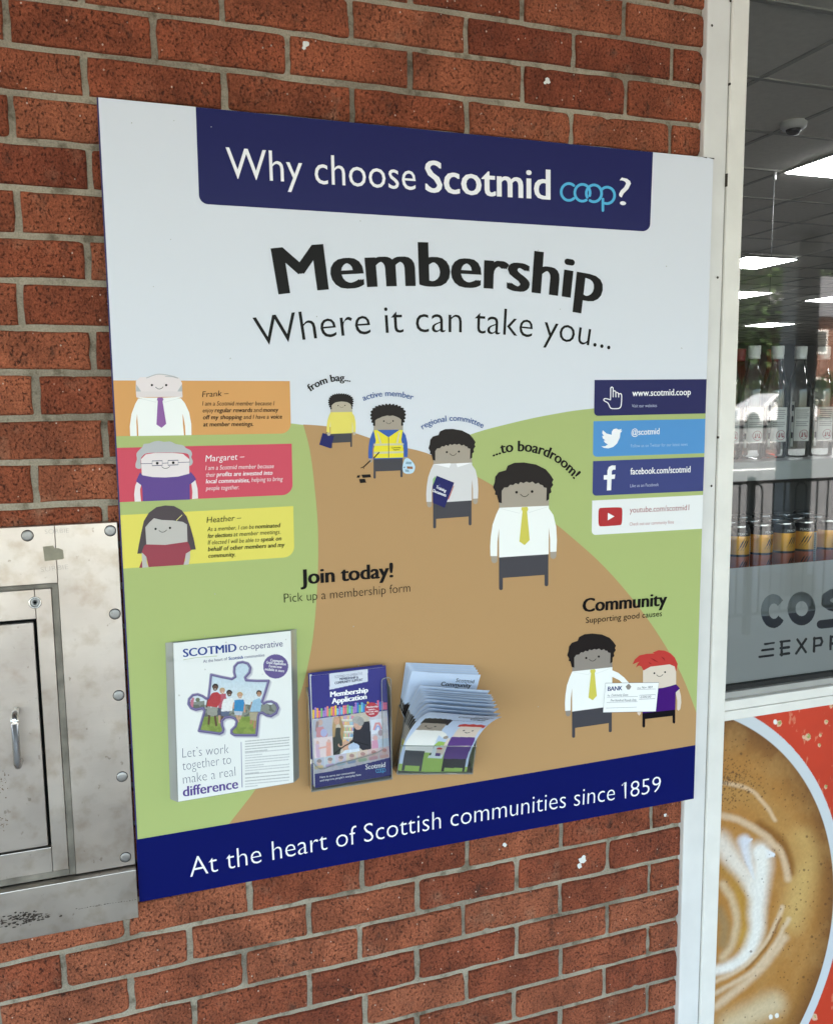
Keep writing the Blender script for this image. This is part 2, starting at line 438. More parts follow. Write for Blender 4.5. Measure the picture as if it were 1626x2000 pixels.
def brick(r, xa, xb, tint, clip_r=False, nx=44, ny=16, flip=1):
    J = .0049 + rs.uniform(-.0004, .0006)
    x0, x1 = xa + J, xb - (0 if clip_r else J)
    if x1 - x0 < .01: return
    nx = max(6, int(nx * (x1 - x0) / .213))
    us = np.concatenate([[0, .004, .011, .022], np.linspace(.04, .96, nx), [.978, .989, .996, 1]])
    vs = np.concatenate([[0, .012, .032, .065], np.linspace(.11, .89, ny), [.935, .968, .988, 1]])
    NU, NV = len(us), len(vs)
    L_, R_ = wob(NV, .002), wob(NV, .002); B_, T_ = wob(NU, .0019), wob(NU, .0019)
    U_, V_ = np.meshgrid(us, vs)
    X = x0 + (x1 - x0) * U_ + L_[:, None] * (1 - U_) ** 3 + (0 if clip_r else 1) * R_[:, None] * U_ ** 3
    zt = bed(r, X) - J; zb_ = bed(r + 1, X) + J
    Z = zb_ + (zt - zb_) * V_ + B_[None] * (1 - V_) ** 3 + T_[None] * V_ ** 3
    e = np.minimum(np.minimum(U_ * (x1 - x0), (1 - U_) * (x1 - x0) + (1 if clip_r else 0)), np.minimum(V_, 1 - V_) * .064)
    n1 = vnoise(X + 9.1 + r * .37, Z + 5.3, .02, 5, 4) - .5
    Y = .0042 * np.clip(1 - e / .0038, 0, 1) ** 2 + n1 * .0022 - rs.uniform(0, .0012)
    for cx_, cz_ in ((0, 0), (0, 1), (1, 0), (1, 1), (rs.rand(), rs.randint(0, 2))):
        if rs.rand() < .3:
            rad = rs.uniform(.006, .016); dd = np.hypot((U_ - cx_) * (x1 - x0), (V_ - cz_) * .064); Y = Y + .0075 * np.clip(1 - dd / rad + (n1 * .8), 0, 1) ** 1.3
    Y = np.where(e < 1e-6, .016, Y)
    o = len(mb_v); mb_v.extend(np.stack([X, Y, Z], -1).reshape(-1, 3).tolist())
    i = np.arange(NU * NV).reshape(NV, NU) + o
    mb_f.extend(np.stack([i[:-1, :-1], i[:-1, 1:], i[1:, 1:], i[1:, :-1]], -1).reshape(-1, 4).tolist())
    mb_t.extend([tint] * (NU * NV))
for r in range(-10, 30):
    off = 0 if r % 2 else -.5
    iv = [off - k for k in range(0, 12)]
    xs = [perp(r, i) for i in iv][::-1]
    for a, b in zip(xs, xs[1:]): brick(r, a, b, (rs.uniform(0, 1), rs.uniform(0, 1), rs.uniform(0, 1), 1))
    if xs[-1] + .1 < WALL_R + .12: brick(r, xs[-1], WALL_R, (rs.uniform(0, 1), rs.uniform(0, 1), rs.uniform(0, 1), 1), True) if xs[-1] + .225 > WALL_R - .02 else None
def brick_material():
    m, t, N, L, b = new_mat('rough_red_brick')
    tc = N.new('ShaderNodeTexCoord'); at_ = N.new('ShaderNodeAttribute'); at_.attribute_name = 'tint'
    sp = N.new('ShaderNodeSeparateColor'); L.new(at_.outputs['Color'], sp.inputs[0])
    mp = N.new('ShaderNodeMapping'); mp.inputs['Scale'].default_value = (1, 1, .8); L.new(tc.outputs['Object'], mp.inputs[0])
    def noise(s, d=5, r=.6, dist=0):
        n = N.new('ShaderNodeTexNoise'); n.inputs['Scale'].default_value = s; n.inputs['Detail'].default_value = d; n.inputs['Roughness'].default_value = r
        n.inputs['Distortion'].default_value = dist; L.new(mp.outputs[0], n.inputs['Vector']); return n
    def ramp(src, stops):
        c = N.new('ShaderNodeValToRGB'); L.new(src, c.inputs[0])
        while len(c.color_ramp.elements) < len(stops): c.color_ramp.elements.new(.5)
        for e, (p, col) in zip(c.color_ramp.elements, stops): e.position = p; e.color = col
        return c
    def mix(a, b_, f, mode='MIX'):
        x = N.new('ShaderNodeMix'); x.data_type = 'RGBA'; x.blend_type = mode
        for s, v in ((6, a), (7, b_)):
            if isinstance(v, tuple): x.inputs[s].default_value = v
            else: L.new(v, x.inputs[s])
        if isinstance(f, (int, float)): x.inputs[0].default_value = f
        else: L.new(f, x.inputs[0])
        return x.outputs[2]
    body = ramp(sp.outputs[0], [(0, (.245, .062, .032, 1)), (.45, (.32, .088, .043, 1)), (1, (.385, .124, .064, 1))])
    big = ramp(noise(11, 3).outputs['Fac'], [(.33, (.62, .6, .6, 1)), (.66, (1.2, 1.18, 1.15, 1))])
    c = mix(body.outputs[0], big.outputs[0], 1, 'MULTIPLY')
    # pale bloom patches on some bricks
    bl = ramp(noise(16, 5).outputs['Fac'], [(.56, (0, 0, 0, 1)), (.74, (1, 1, 1, 1))])
    g = N.new('ShaderNodeMath'); g.operation = 'MULTIPLY'; L.new(bl.outputs[0], g.inputs[0]); L.new(sp.outputs[1], g.inputs[1])
    g2 = N.new('ShaderNodeMath'); g2.operation = 'MULTIPLY'; L.new(g.outputs[0], g2.inputs[0]); g2.inputs[1].default_value = .75
    c = mix(c, (.38, .2, .13, 1), g2.outputs[0])
    # grain
    gr = ramp(noise(270, 4, .78).outputs['Fac'], [(.32, (.52, .49, .46, 1)), (.66, (1.3, 1.28, 1.25, 1))])
    c = mix(c, gr.outputs[0], 1, 'MULTIPLY')
    # drag-face pits, dark and ragged, crevice shade painted into the brick colour
    pn = noise(230, 4, .65, .3); pit = ramp(pn.outputs['Fac'], [(.345, (1, 1, 1, 1)), (.435, (0, 0, 0, 1))])
    pf = N.new('ShaderNodeMath'); pf.operation = 'MULTIPLY'; pf.inputs[1].default_value = .78; L.new(pit.outputs[0], pf.inputs[0])
    c = mix(c, (.06, .024, .017, 1), pf.outputs[0])
    # soot smudges
    st = ramp(noise(27, 5).outputs['Fac'], [(.30, (1, 1, 1, 1)), (.41, (0, 0, 0, 1))])
    s2 = N.new('ShaderNodeMath'); s2.operation = 'MULTIPLY'; L.new(st.outputs[0], s2.inputs[0]); s2.inputs[1].default_value = .6
    c = mix(c, (.05, .03, .022, 1), s2.outputs[0])
    # pale sand grains
    vo = N.new('ShaderNodeTexVoronoi'); vo.inputs['Scale'].default_value = 75; L.new(mp.outputs[0], vo.inputs['Vector'])
    vs_ = ramp(vo.outputs['Distance'], [(.085, (1, 1, 1, 1)), (.12, (0, 0, 0, 1))])
    vc = N.new('ShaderNodeSeparateColor'); L.new(vo.outputs['Color'], vc.inputs[0])
    gt = N.new('ShaderNodeMath'); gt.operation = 'GREATER_THAN'; gt.inputs[1].default_value = .72; L.new(vc.outputs[0], gt.inputs[0])
    gm = N.new('ShaderNodeMath'); gm.operation = 'MULTIPLY'; L.new(gt.outputs[0], gm.inputs[0]); L.new(vs_.outputs[0], gm.inputs[1])
    c = mix(c, (.62, .45, .36, 1), gm.outputs[0])
    L.new(c, b.inputs['Base Color']); b.inputs['Roughness'].default_value = .85; b.inputs['Specular IOR Level'].default_value = .25
    ad = N.new('ShaderNodeMath'); ad.operation = 'MULTIPLY_ADD'; ad.inputs[1].default_value = -1.2
    L.new(pit.outputs[0], ad.inputs[0]); L.new(noise(240, 5, .7).outputs['Fac'], ad.inputs[2])
    bp = N.new('ShaderNodeBump'); bp.inputs['Strength'].default_value = 1; bp.inputs['Distance'].default_value = .004
    L.new(ad.outputs[0], bp.inputs['Height']); L.new(bp.outputs[0], b.inputs['Normal'])
    return m
def mortar_material():
    m, t, N, L, b = new_mat('cement_mortar')
    tc = N.new('ShaderNodeTexCoord')
    def noise(s, d=5, r=.6):
        n = N.new('ShaderNodeTexNoise'); n.inputs['Scale'].default_value = s; n.inputs['Detail'].default_value = d; n.inputs['Roughness'].default_value = r
        L.new(tc.outputs['Object'], n.inputs['Vector']); return n.outputs['Fac']
    def ramp(src, stops):
        c = N.new('ShaderNodeValToRGB'); L.new(src, c.inputs[0])
        for e, (p, col) in zip(c.color_ramp.elements, stops): e.position = p; e.color = col
        return c.outputs[0]
    def mul(a, b_):
        x = N.new('ShaderNodeMix'); x.data_type = 'RGBA'; x.blend_type = 'MULTIPLY'; x.inputs[0].default_value = 1
        L.new(a, x.inputs[6]); L.new(b_, x.inputs[7]); return x.outputs[2]
    a = ramp(noise(5, 4), [(.33, (.19, .16, .122, 1)), (.56, (.38, .33, .255, 1))])
    c = mul(a, ramp(noise(38, 4), [(.33, (.55, .53, .5, 1)), (.46, (1, 1, 1, 1))]))
    c = mul(c, ramp(noise(300, 4), [(.35, (.8, .8, .78, 1)), (.6, (1.06, 1.06, 1.06, 1))]))
    L.new(c, b.inputs['Base Color']); b.inputs['Roughness'].default_value = .92; b.inputs['Specular IOR Level'].default_value = .15
    bp = N.new('ShaderNodeBump'); bp.inputs['Strength'].default_value = .6; bp.inputs['Distance'].default_value = .003
    L.new(noise(190, 6, .7), bp.inputs['Height']); L.new(bp.outputs[0], b.inputs['Normal'])
    return m
wall = empty('brick_wall', (-1.2, 0, 0), 'rough red brick wall with grey mortar joints beside the shop window', 'wall')
me = bpy.data.meshes.new('brickwork'); me.from_pydata(mb_v, [], mb_f)
ca = me.color_attributes.new('tint', 'FLOAT_COLOR', 'POINT'); ca.data.foreach_set('color', np.array(mb_t, np.float32).ravel())
me.materials.append(brick_material()); me.polygons.foreach_set('use_smooth', [True] * len(mb_f)); me.update()
link('brickwork', me, wall)
mm = MB(); mm.box(-2.62, WALL_R, .0062, .24, 0, CEIL_Z, mortar_material()); mm.build('mortar', wall)
sp_ = Art(-.0026); M_SPL = mat('splatter', (.72, .7, .66, 1), .8, .2)
for cx, cy, s_ in ((597, 86, 8), (594, 93, 5), (1069, 158, 7), (1064, 161, 4), (985, 1650, 5), (1136, 1680, 8), (1131, 1691, 6), (1139, 1675, 5), (1298, 1592, 4)):
    n = 11; sp_.poly([(cx + s_ * rnd.uniform(.5, 1.05) * math.cos(6.283 * k / n), cy + s_ * rnd.uniform(.6, 1.15) * math.sin(6.283 * k / n)) for k in range(n)], M_SPL, rnd.randint(0, 6))
sp_.build('white_splatter', wall, 'small white droppings stuck to a few bricks')
# the rest of the building's front and its roof slab
M_WALLPLAIN = mat('painted_plaster', (.45, .44, .42, 1), .8, .2)
fb = MB(); fb.box(2.3, 16, .0, .24, 0, CEIL_Z, M_WALLPLAIN); fb.box(-9, -2.63, 0, .24, 0, CEIL_Z, M_WALLPLAIN)
tag(fb.build('shop_front_wall'), 'plain plastered front wall beyond the window', 'wall')
rb = MB(); rb.box(-9, 16, .001, 16, CEIL_Z + .26, CEIL_Z + .5, M_WALLPLAIN)
tag(rb.build('flat_roof'), 'flat roof slab of the shop', 'roof')

# ------------------------------------------------------------------ shop window: frame, glass, film
M_WHITE = mat('white_frame_paint', (.78, .75, .695, 1), .42, .45, var=.1, vscale=14, bump=.06, bscale=35, bdist=.002)
M_WHITE2 = mat('white_trim_paint', (.74, .72, .69, 1), .5, .4, var=.13, vscale=9, bump=.08, bscale=30, bdist=.002)
M_DIRT = mat('dirt_line', (.06, .05, .04, 1), .9, .1)
M_GASKET = mat('rubber_gasket', (.012, .012, .012, 1), .6, .3)
M_ALU = mat('grey_sill', (.36, .35, .33, 1), .5, .4, var=.15, vscale=10)
win = empty('shop_window', (1.2, .02, 0), 'white framed shop window with a frosted strip, right of the brick wall', 'window')
Z_TR0, Z_TR1, Z_SILL, Z_GB = H0 - 1.396, H0 - 1.348, H0 - 1.332, H0 - 1.323
b = MB(); b.box(.0868, .1445, -.013, .2, 0, CEIL_Z, M_WHITE2, .003); b.build('trim_board', win)
b = MB(); b.box(.1462, .189, -.017, .05, 0, CEIL_Z, M_WHITE, .004); b.build('frame_post', win)
b = MB(); b.box(.1443, .1464, -.0095, .04, 0, CEIL_Z, M_DIRT); 
for z, h in ((2.155, .026), (2.36, .004), (1.62, .005)): b.box(.1438, .1465, -.0172, -.01, z, z + h, M_DIRT)
b.build('joint_line', win)
b = MB()
for px, py in ((1400, 542), (1425, 2), (1389, 50), (1388, 949)):
    q = at(px, py, -.0136); b.lathe([(.0005, .0002), (.0026, .0002), (.0028, 0), (.0015, -.001)], (q.x, q.y - .0008, q.z), M_DIRT, 10, 'Y')
b.build('nail_head', win)
b = MB(); b.box(.189, 2.26, -.012, .05, Z_TR0, (Z_TR0 + Z_TR1) / 2 - .0007, M_WHITE, .0025); b.box(.189, 2.26, -.0125, .05, (Z_TR0 + Z_TR1) / 2 + .0007, Z_TR1, M_WHITE, .0025); b.build('transom', win)
b = MB(); b.box(.189, 2.26, .0, .05, Z_TR1 + .0005, Z_SILL, M_ALU, .002); b.build('sill', win)
b = MB(); b.box(.189, 2.26, .010, .03, Z_SILL + .0005, Z_GB + .002, M_GASKET); b.box(.1892, .1935, .012, .03, Z_GB + .0025, CEIL_Z, M_GASKET); b.build('gasket', win)
b = MB(); b.box(2.2605, 2.2995, -.017, .2, 0, CEIL_Z, M_WHITE, .004); b.build('frame_post', win)
M_GLASS = clear_mat('window_glass', (.86, .88, .87, 1), 2.2)
b = MB(); b.add([(.1895, GLASS_Y, Z_GB), (2.26, GLASS_Y, Z_GB), (2.26, GLASS_Y, CEIL_Z), (.1895, GLASS_Y, CEIL_Z)], [(0, 1, 2, 3)], M_GLASS); b.build('glass_pane', win)
# frosted strip with clear lettering: a film on the inside of the pane, the mask painted on a fine grid
def film_paint(U, V):
    px, py = project(U, GLASS_Y + .002 + 0 * U, V); x, y = (px - 1380) * 5, (py - 1050) * 5
    k = Canvas(x, y, np.array([1., 1, 1])); B = (0, 0, 0)
    th = np.arctan2((y - 718) / 165, (x - 645) / 120)
    ring = (((x - 645) / 120) ** 2 + ((y - 718) / 165) ** 2 < 1) & (((x - 652) / 52) ** 2 + ((y - 718) / 75) ** 2 > 1)
    ring &= ~((x > 655) & (np.abs(y - 712 + (x - 700) * .1) < 10 + (x - 655) * 1.0))
    k.blend(ring * 1., B)
    k.blend(((((x - 920) / 135) ** 2 + ((y - 693) / 164) ** 2 < 1) & (((x - 922) / 61) ** 2 + ((y - 693) / 73) ** 2 > 1)) * 1., B)
    k.line([(1345, 560), (1290, 535), (1215, 545), (1160, 580), (1155, 640), (1200, 672), (1270, 690), (1310, 735), (1300, 800), (1230, 835), (1110, 848)], 82, B, .03)
    for q in (((563, 1040), (650, 1028)), ((535, 1102), (646, 1088)), ((510, 1165), (644, 1147))): k.line(list(q), 20, B, .05)
    for q in (((727, 1015), (727, 1150)), ((717, 1018), (803, 1008)), ((717, 1080), (798, 1070)), ((717, 1142), (800, 1130)), ((880, 995), (962, 1118)), ((965, 990), (868, 1132)),
              ((1045, 980), (1042, 1112)), ((1045, 985), (1110, 980), (1122, 1015), (1108, 1050), (1045, 1058)), ((1206, 965), (1203, 1090)), ((1206, 970), (1265, 963), (1280, 1000), (1262, 1030), (1206, 1036)), ((1240, 1036), (1285, 1080))):
        k.line(list(q), 23, B, .05)
    return k.c
m, t, N, L, b_ = new_mat('frosted_film'); N.remove(b_)
a_ = N.new('ShaderNodeAttribute'); a_.attribute_name = 'col'
tr = N.new('ShaderNodeBsdfTransparent'); df = N.new('ShaderNodeBsdfDiffuse'); tl = N.new('ShaderNodeBsdfTranslucent'); gl = N.new('ShaderNodeBsdfGlossy')
df.inputs[0].default_value = (.8, .79, .77, 1); tl.inputs[0].default_value = (.75, .76, .75, 1); gl.inputs['Roughness'].default_value = .45; gl.inputs[0].default_value = (.5, .5, .5, 1)
m1 = N.new('ShaderNodeMixShader'); m1.inputs[0].default_value = .5; L.new(df.outputs[0], m1.inputs[1]); L.new(tl.outputs[0], m1.inputs[2])
m2 = N.new('ShaderNodeMixShader'); m2.inputs[0].default_value = .12; L.new(m1.outputs[0], m2.inputs[1]); L.new(gl.outputs[0], m2.inputs[2])
m3 = N.new('ShaderNodeMixShader'); L.new(a_.outputs['Fac'], m3.inputs[0]); L.new(tr.outputs[0], m3.inputs[1]); L.new(m2.outputs[0], m3.inputs[2])
L.new(m3.outputs[0], N['Material Output'].inputs[0])
zf = at(1500, 1104, GLASS_Y).z
grid_picture('frosted_strip', win, np.arange(.190, .75, .0011), np.arange(Z_GB, zf, .0011), lambda U, V: np.stack([U, GLASS_Y + .002 + 0 * U, V], -1), film_paint, m)
bb = MB(); bb.add([(.751, GLASS_Y + .002, Z_GB), (2.259, GLASS_Y + .002, Z_GB), (2.259, GLASS_Y + .002, zf), (.751, GLASS_Y + .002, zf)], [(0, 1, 2, 3)], mat('frosted_film_plain', (.4, .41, .4, 1), .5, .3)); bb.build('frosted_strip', win)

# ------------------------------------------------------------------ coffee poster under the transom
def coffee_paint(U, V):
    px, py = project(U, .008 + 0 * U, V); x, y = (px - 1300) * 3.077, (py - 1350) * 3.077
    def plane_px(a, b): q = at(1300 + a / 3.077, 1350 + b / 3.077, .008); return q.x, q.z
    P = [plane_px(*q) for q in ((515, 150), (850, 450), (1003, 790), (960, 1740), (880, 1950))]
    A = np.array([[2 * a, 2 * c, 1] for a, c in P]); s_ = np.linalg.lstsq(A, np.array([a * a + c * c for a, c in P]), rcond=None)[0]
    cx, cz = s_[0], s_[1]; Ro = math.sqrt(s_[2] + cx * cx + cz * cz)
    q = plane_px(985, 950); Ri = math.hypot(q[0] - cx, q[1] - cz)
    d = np.hypot(U - cx, V - cz)
    nz = vnoise(U + 3, V + 2, .06, 11, 5); fine = vnoise(U + 1, V + 4, .006, 12, 3)
    red = L3(196, 62, 38) * (.85 + .3 * vnoise(U + 5, V, .12, 14, 4))[..., None]
    k = Canvas(x, y, red)
    # scuffs and peeled flecks on the red
    sc1 = np.clip((vnoise(U * 1.6 + 2, V * .8 + 7, .022, 15, 4) - .70) * 12, 0, 1); k.blend(sc1 * .45, L3(230, 175, 140))
    for cx_, cy_, r_ in ((680, 195, 24), (850, 275, 22), (960, 185, 14), (925, 265, 10), (958, 575, 11), (920, 325, 9), (890, 1958, 18), (825, 275, 12), (990, 90, 14)):
        k.blend(((x - cx_) ** 2 + ((y - cy_) / 1.3) ** 2 < (r_ * (.15 + .9 * nz + .5 * fine)) ** 2) * .8, L3(224, 190, 160))
        k.blend(((x - cx_ - 3) ** 2 + ((y - cy_ + 4) / 1.2) ** 2 < (r_ * (-.15 + 1.2 * fine)) ** 2) * 1., L3(150, 160, 90))
    k.blend((d < Ro) * 1., L3(203, 208, 212))
    ins = np.clip((Ri - d) / .0015, 0, 1)
    base = Canvas(x, y, L3(176, 124, 62))
    base.blend(np.clip((d / Ri - .62) / .38, 0, 1) * np.clip((560 - y) / 500, .25, 1) * .9, L3(112, 74, 40))
    base.blend(np.clip((d / Ri - .88) / .12, 0, 1) * .8, L3(105, 66, 34))
    base.blend(np.clip((nz - .45) * 3, 0, 1) * .35, L3(190, 150, 92))
    wx, wy = (vnoise(U + 7, V + 1, .03, 17, 4) - .5) * 14, (vnoise(U + 2, V + 9, .03, 18, 4) - .5) * 14
    base.x = x + wx; base.y = y + wy
    def S(p, w_, c, so=.5, al=1, taper=None): base.line(smooth_loop(p, 5, False) if len(p) > 2 else p, w_ * 1.12, c, min(.97, so * 1.35), al, taper)
    S([(800, 900), (830, 1000), (820, 1120), (790, 1260), (755, 1370)], 130, L3(205, 172, 108), .8, .75)
    S([(330, 610), (430, 600), (560, 660), (660, 780), (740, 900), (790, 980)], 120, L3(178, 134, 74), .9, .6)
    S([(560, 800), (680, 890), (742, 1010), (752, 1090)], 44, L3(132, 84, 32), .8, .85)
    S([(330, 552), (440, 568), (530, 608), (600, 690), (655, 775)], 20, L3(214, 184, 150), .7, .8)
    S([(325, 745), (430, 772), (540, 832), (640, 910), (702, 1000), (732, 1130)], 36, L3(212, 184, 152), .6, .85)
    S([(470, 1190), (500, 1330), (480, 1480)], 120, L3(188, 146, 60), .9, .75)
    S([(330, 1060), (420, 1130), (480, 1240), (500, 1400)], 60, L3(176, 128, 52), .8, .7)
    S([(318, 905), (400, 1010), (470, 1100), (525, 1200)], 100, L3(226, 216, 204), .6, .95, (1.1, .7))
    S([(470, 905), (480, 970), (505, 1060), (530, 1130)], 66, L3(214, 214, 222), .5, .95, (1, .15))
    S([(515, 890), (480, 905)], 34, L3(214, 214, 222), .5, .95, (.3, 1))
    S([(640, 985), (575, 975)], 80, L3(226, 230, 242), .3, 1, (.25, 1))
    S([(565, 975), (572, 1060), (560, 1180), (545, 1330), (545, 1420), (500, 1560), (410, 1640), (300, 1680)], 105, L3(232, 228, 220), .6, 1, (1, .5))
    S([(340, 1160), (400, 1260), (422, 1380), (400, 1510), (340, 1600)], 40, L3(208, 184, 150), .7, .8)
    S([(318, 1320), (352, 1420), (340, 1520)], 50, L3(150, 128, 92), .8, .7)
    for p_, w_ in (([(700, 1300), (650, 1420), (560, 1560), (450, 1665), (300, 1745)], 22), ([(735, 1370), (640, 1540), (520, 1680), (300, 1815)], 24), ([(712, 1480), (600, 1635), (450, 1775), (290, 1900)], 40)):
        S(p_, w_, L3(216, 192, 162), .7, .8)
    S([(690, 1360), (600, 1540), (480, 1670)], 12, L3(140, 92, 40), .7, .8)
    S([(640, 1880), (520, 1940), (390, 2010)], 120, L3(214, 198, 164), .8, .75)
    base.x, base.y = x, y
    rs2 = np.random.RandomState(5)
    for i in range(260):
        bx, by, r_ = 320 + abs(rs2.normal(0, 130)), rs2.normal(560, 75), rs2.choice([2.2, 3.2, 4.5])
        base.blend(np.clip(r_ + 1.5 - np.hypot(base.x - bx, base.y - by), 0, 1) * .6, L3(84, 54, 30))
    for i in range(420):
        bx, by = rs2.uniform(310, 1000), rs2.uniform(180, 2020); r_ = rs2.choice([2.2, 3, 4, 7], p=[.45, .35, .16, .04])
        if by > 720 and bx < 640 and rs2.rand() < .8: continue
        k2 = np.clip(r_ + 1.5 - np.hypot(base.x - bx, base.y - by), 0, 1); base.blend(k2 * .65, L3(84, 54, 30))
    base.c *= (.88 + .24 * fine)[..., None]
    k.c = k.c * (1 - ins[..., None]) + base.c * ins[..., None]
    for fx, fy in ((628, 1958), (665, 1950), (655, 185)): k.ell(fx, fy, 12, 15, L3(235, 232, 225))
    return k.c
poster = empty('coffee_poster', (.4, .01, 0), 'orange poster with a large cup of latte art, below the window transom', 'poster')
grid_picture('printed_sheet', poster, np.arange(.1895, .62, .0014), np.arange(.02, Z_TR0 - .0005, .0014), lambda U, V: np.stack([U, .008 + 0 * U, V], -1), coffee_paint, vcol_mat('poster_print', .4, .35))
bb = MB(); bb.box(.1895, 2.26, .0095, .04, .03, Z_TR0 - .001, mat('poster_red', lin(205, 60, 32), .45, .35)); bb.build('backing_board', poster)

# ------------------------------------------------------------------ shop interior seen through the glass
M_TILE = mat('ceiling_tile', (.78, .755, .68, 1), .9, .1, var=.1, vscale=30)
M_TBAR = mat('ceiling_bar', (.42, .41, .37, 1), .6, .3)
M_FLOOR = mat('floor_vinyl', (.10, .10, .10, 1), .5, .4, var=.2, vscale=4)
M_IN = mat('interior_paint', (.30, .30, .29, 1), .8, .2)
fb = MB(); fb.box(-2.6, 15.9, .245, 15.9, .004, .01, M_FLOOR); tag(fb.build('floor'), kind='structure')
LIGHTS = [(2.83, 2.26), (4.73, 5.45), (6.36, 7.66), (9.97, 11.2)]
q = ceil_at(1602, 584, CEIL_Z - .02); LIGHTS.append((q.x, q.y - .3))
cm = MB(); cm.box(-2.6, 15.9, .245, 15.9, CEIL_Z, CEIL_Z + .2, M_TILE)
for k in range(-9, 22): x = 2.83 + .607 * k; cm.box(x - .012, x + .012, .25, 15.8, CEIL_Z - .006, CEIL_Z + .001, M_TBAR)
for k in range(-3, 23): y = 2.26 + .607 * k; cm.box(-2.55, 15.8, y - .012, y + .012, CEIL_Z - .0065, CEIL_Z + .001, M_TBAR)
tag(cm.build('ceiling'), kind='structure')
wb = MB(); wb.box(-2.6, 15.9, 15.9, 16, 0, CEIL_Z, M_IN); wb.box(-2.75, -2.61, .245, 16, 0, CEIL_Z, M_IN); wb.box(15.9, 16, .245, 16, 0, CEIL_Z, M_IN)
tag(wb.build('interior_wall'), 'grey painted walls at the back of the shop', 'wall')
for k, (x, y) in enumerate(LIGHTS):
    o = empty('ceiling_light', (x + .3, y + .3, CEIL_Z), ['square lit ceiling panel nearest the window, cut by the photo edge', 'square lit ceiling panel second from the top along the frame', 'thin lit ceiling panel below the second, beside the frame', 'farthest and smallest lit ceiling panel above the bottle caps', 'thin lit ceiling panel at the right edge, over the dark door'][k], 'ceiling light', 'lit ceiling panels in the shop')
    b = MB(); b.box(x - .005, x + .605, y - .005, y + .605, CEIL_Z - .012, CEIL_Z - .0075, M_TBAR); b.build('frame', o)
    b = MB(); b.box(x + .008, x + .592, y + .008, y + .592, CEIL_Z - .016, CEIL_Z - .0125, emit_mat('led_panel', (.97, .98, 1, 1), 5)); b.build('diffuser', o)
q = ceil_at(1549, 238, CEIL_Z)
cc = empty('security_camera', (q.x, q.y, CEIL_Z), 'white dome security camera with a black eye on the shop ceiling', 'camera')
b = MB(); b.lathe([(.062, -.0005), (.064, -.006), (.062, -.026), (.052, -.036), (.046, -.038)], (q.x, q.y, CEIL_Z), mat('camera_white', (.75, .75, .73, 1), .4, .4)); b.build('housing', cc)
b = MB(); b.lathe([(.037, -.037)] + [(.037 * math.cos(a), -.037 - .028 * math.sin(a)) for a in np.linspace(.1, 1.5, 9)], (q.x, q.y, CEIL_Z), mat('camera_dome', (.004, .004, .005, 1), .25, .2)); b.build('dome', cc)
q = ceil_at(1512, 334, CEIL_Z)
hw = empty('hanging_cable', (q.x, q.y, CEIL_Z), 'thin wire hanging from the shop ceiling in front of the lights', 'cable')
b = MB(); b.lathe([(.011, -.0005), (.011, -.05), (.007, -.054)], (q.x, q.y, CEIL_Z), mat('fitting', (.6, .6, .58, 1), .4, .4)); b.build('ceiling_fitting', hw)
b = MB(); b.tube([(q.x, q.y, CEIL_Z - .05), (q.x - .003, q.y, CEIL_Z - .8)], .0014, mat('wire', (.07, .07, .07, 1), .5, .4), 6); b.build('wire', hw)

# shelves
M_SHELF = mat('shelf_white', (.36, .375, .37, 1), .5, .4, var=.06)
M_SHELFD = mat('shelf_dark', (.03, .03, .03, 1), .6, .3)
Z_B, Z_C = H0 - .811, H0 - 1.148
zs = at(1560, 935, .2).z
sh = empty('display_shelf', (.9, .4, 0), 'pale grey display shelving close behind the shop window', 'shelving')
b = MB(); b.box(.12, 1.9, .2, .62, zs, Z_B - .001, M_SHELF, .003); b.build('upper_shelf', sh)
b = MB(); b.box(.12, 1.9, .2, .62, at(1500, 1203, .2).z, Z_C - .001, M_SHELF, .003); b.build('lower_shelf', sh)
b = MB(); b.box(.12, 1.9, .63, .65, .02, zs - .005, M_SHELFD); b.box(.08, .118, .2, .65, .02, 1.5, M_SHELFD); b.build('back_panel', sh)
b = MB(); b.box(.12, 1.9, .22, .62, .02, .1, M_SHELFD); b.build('plinth', sh)
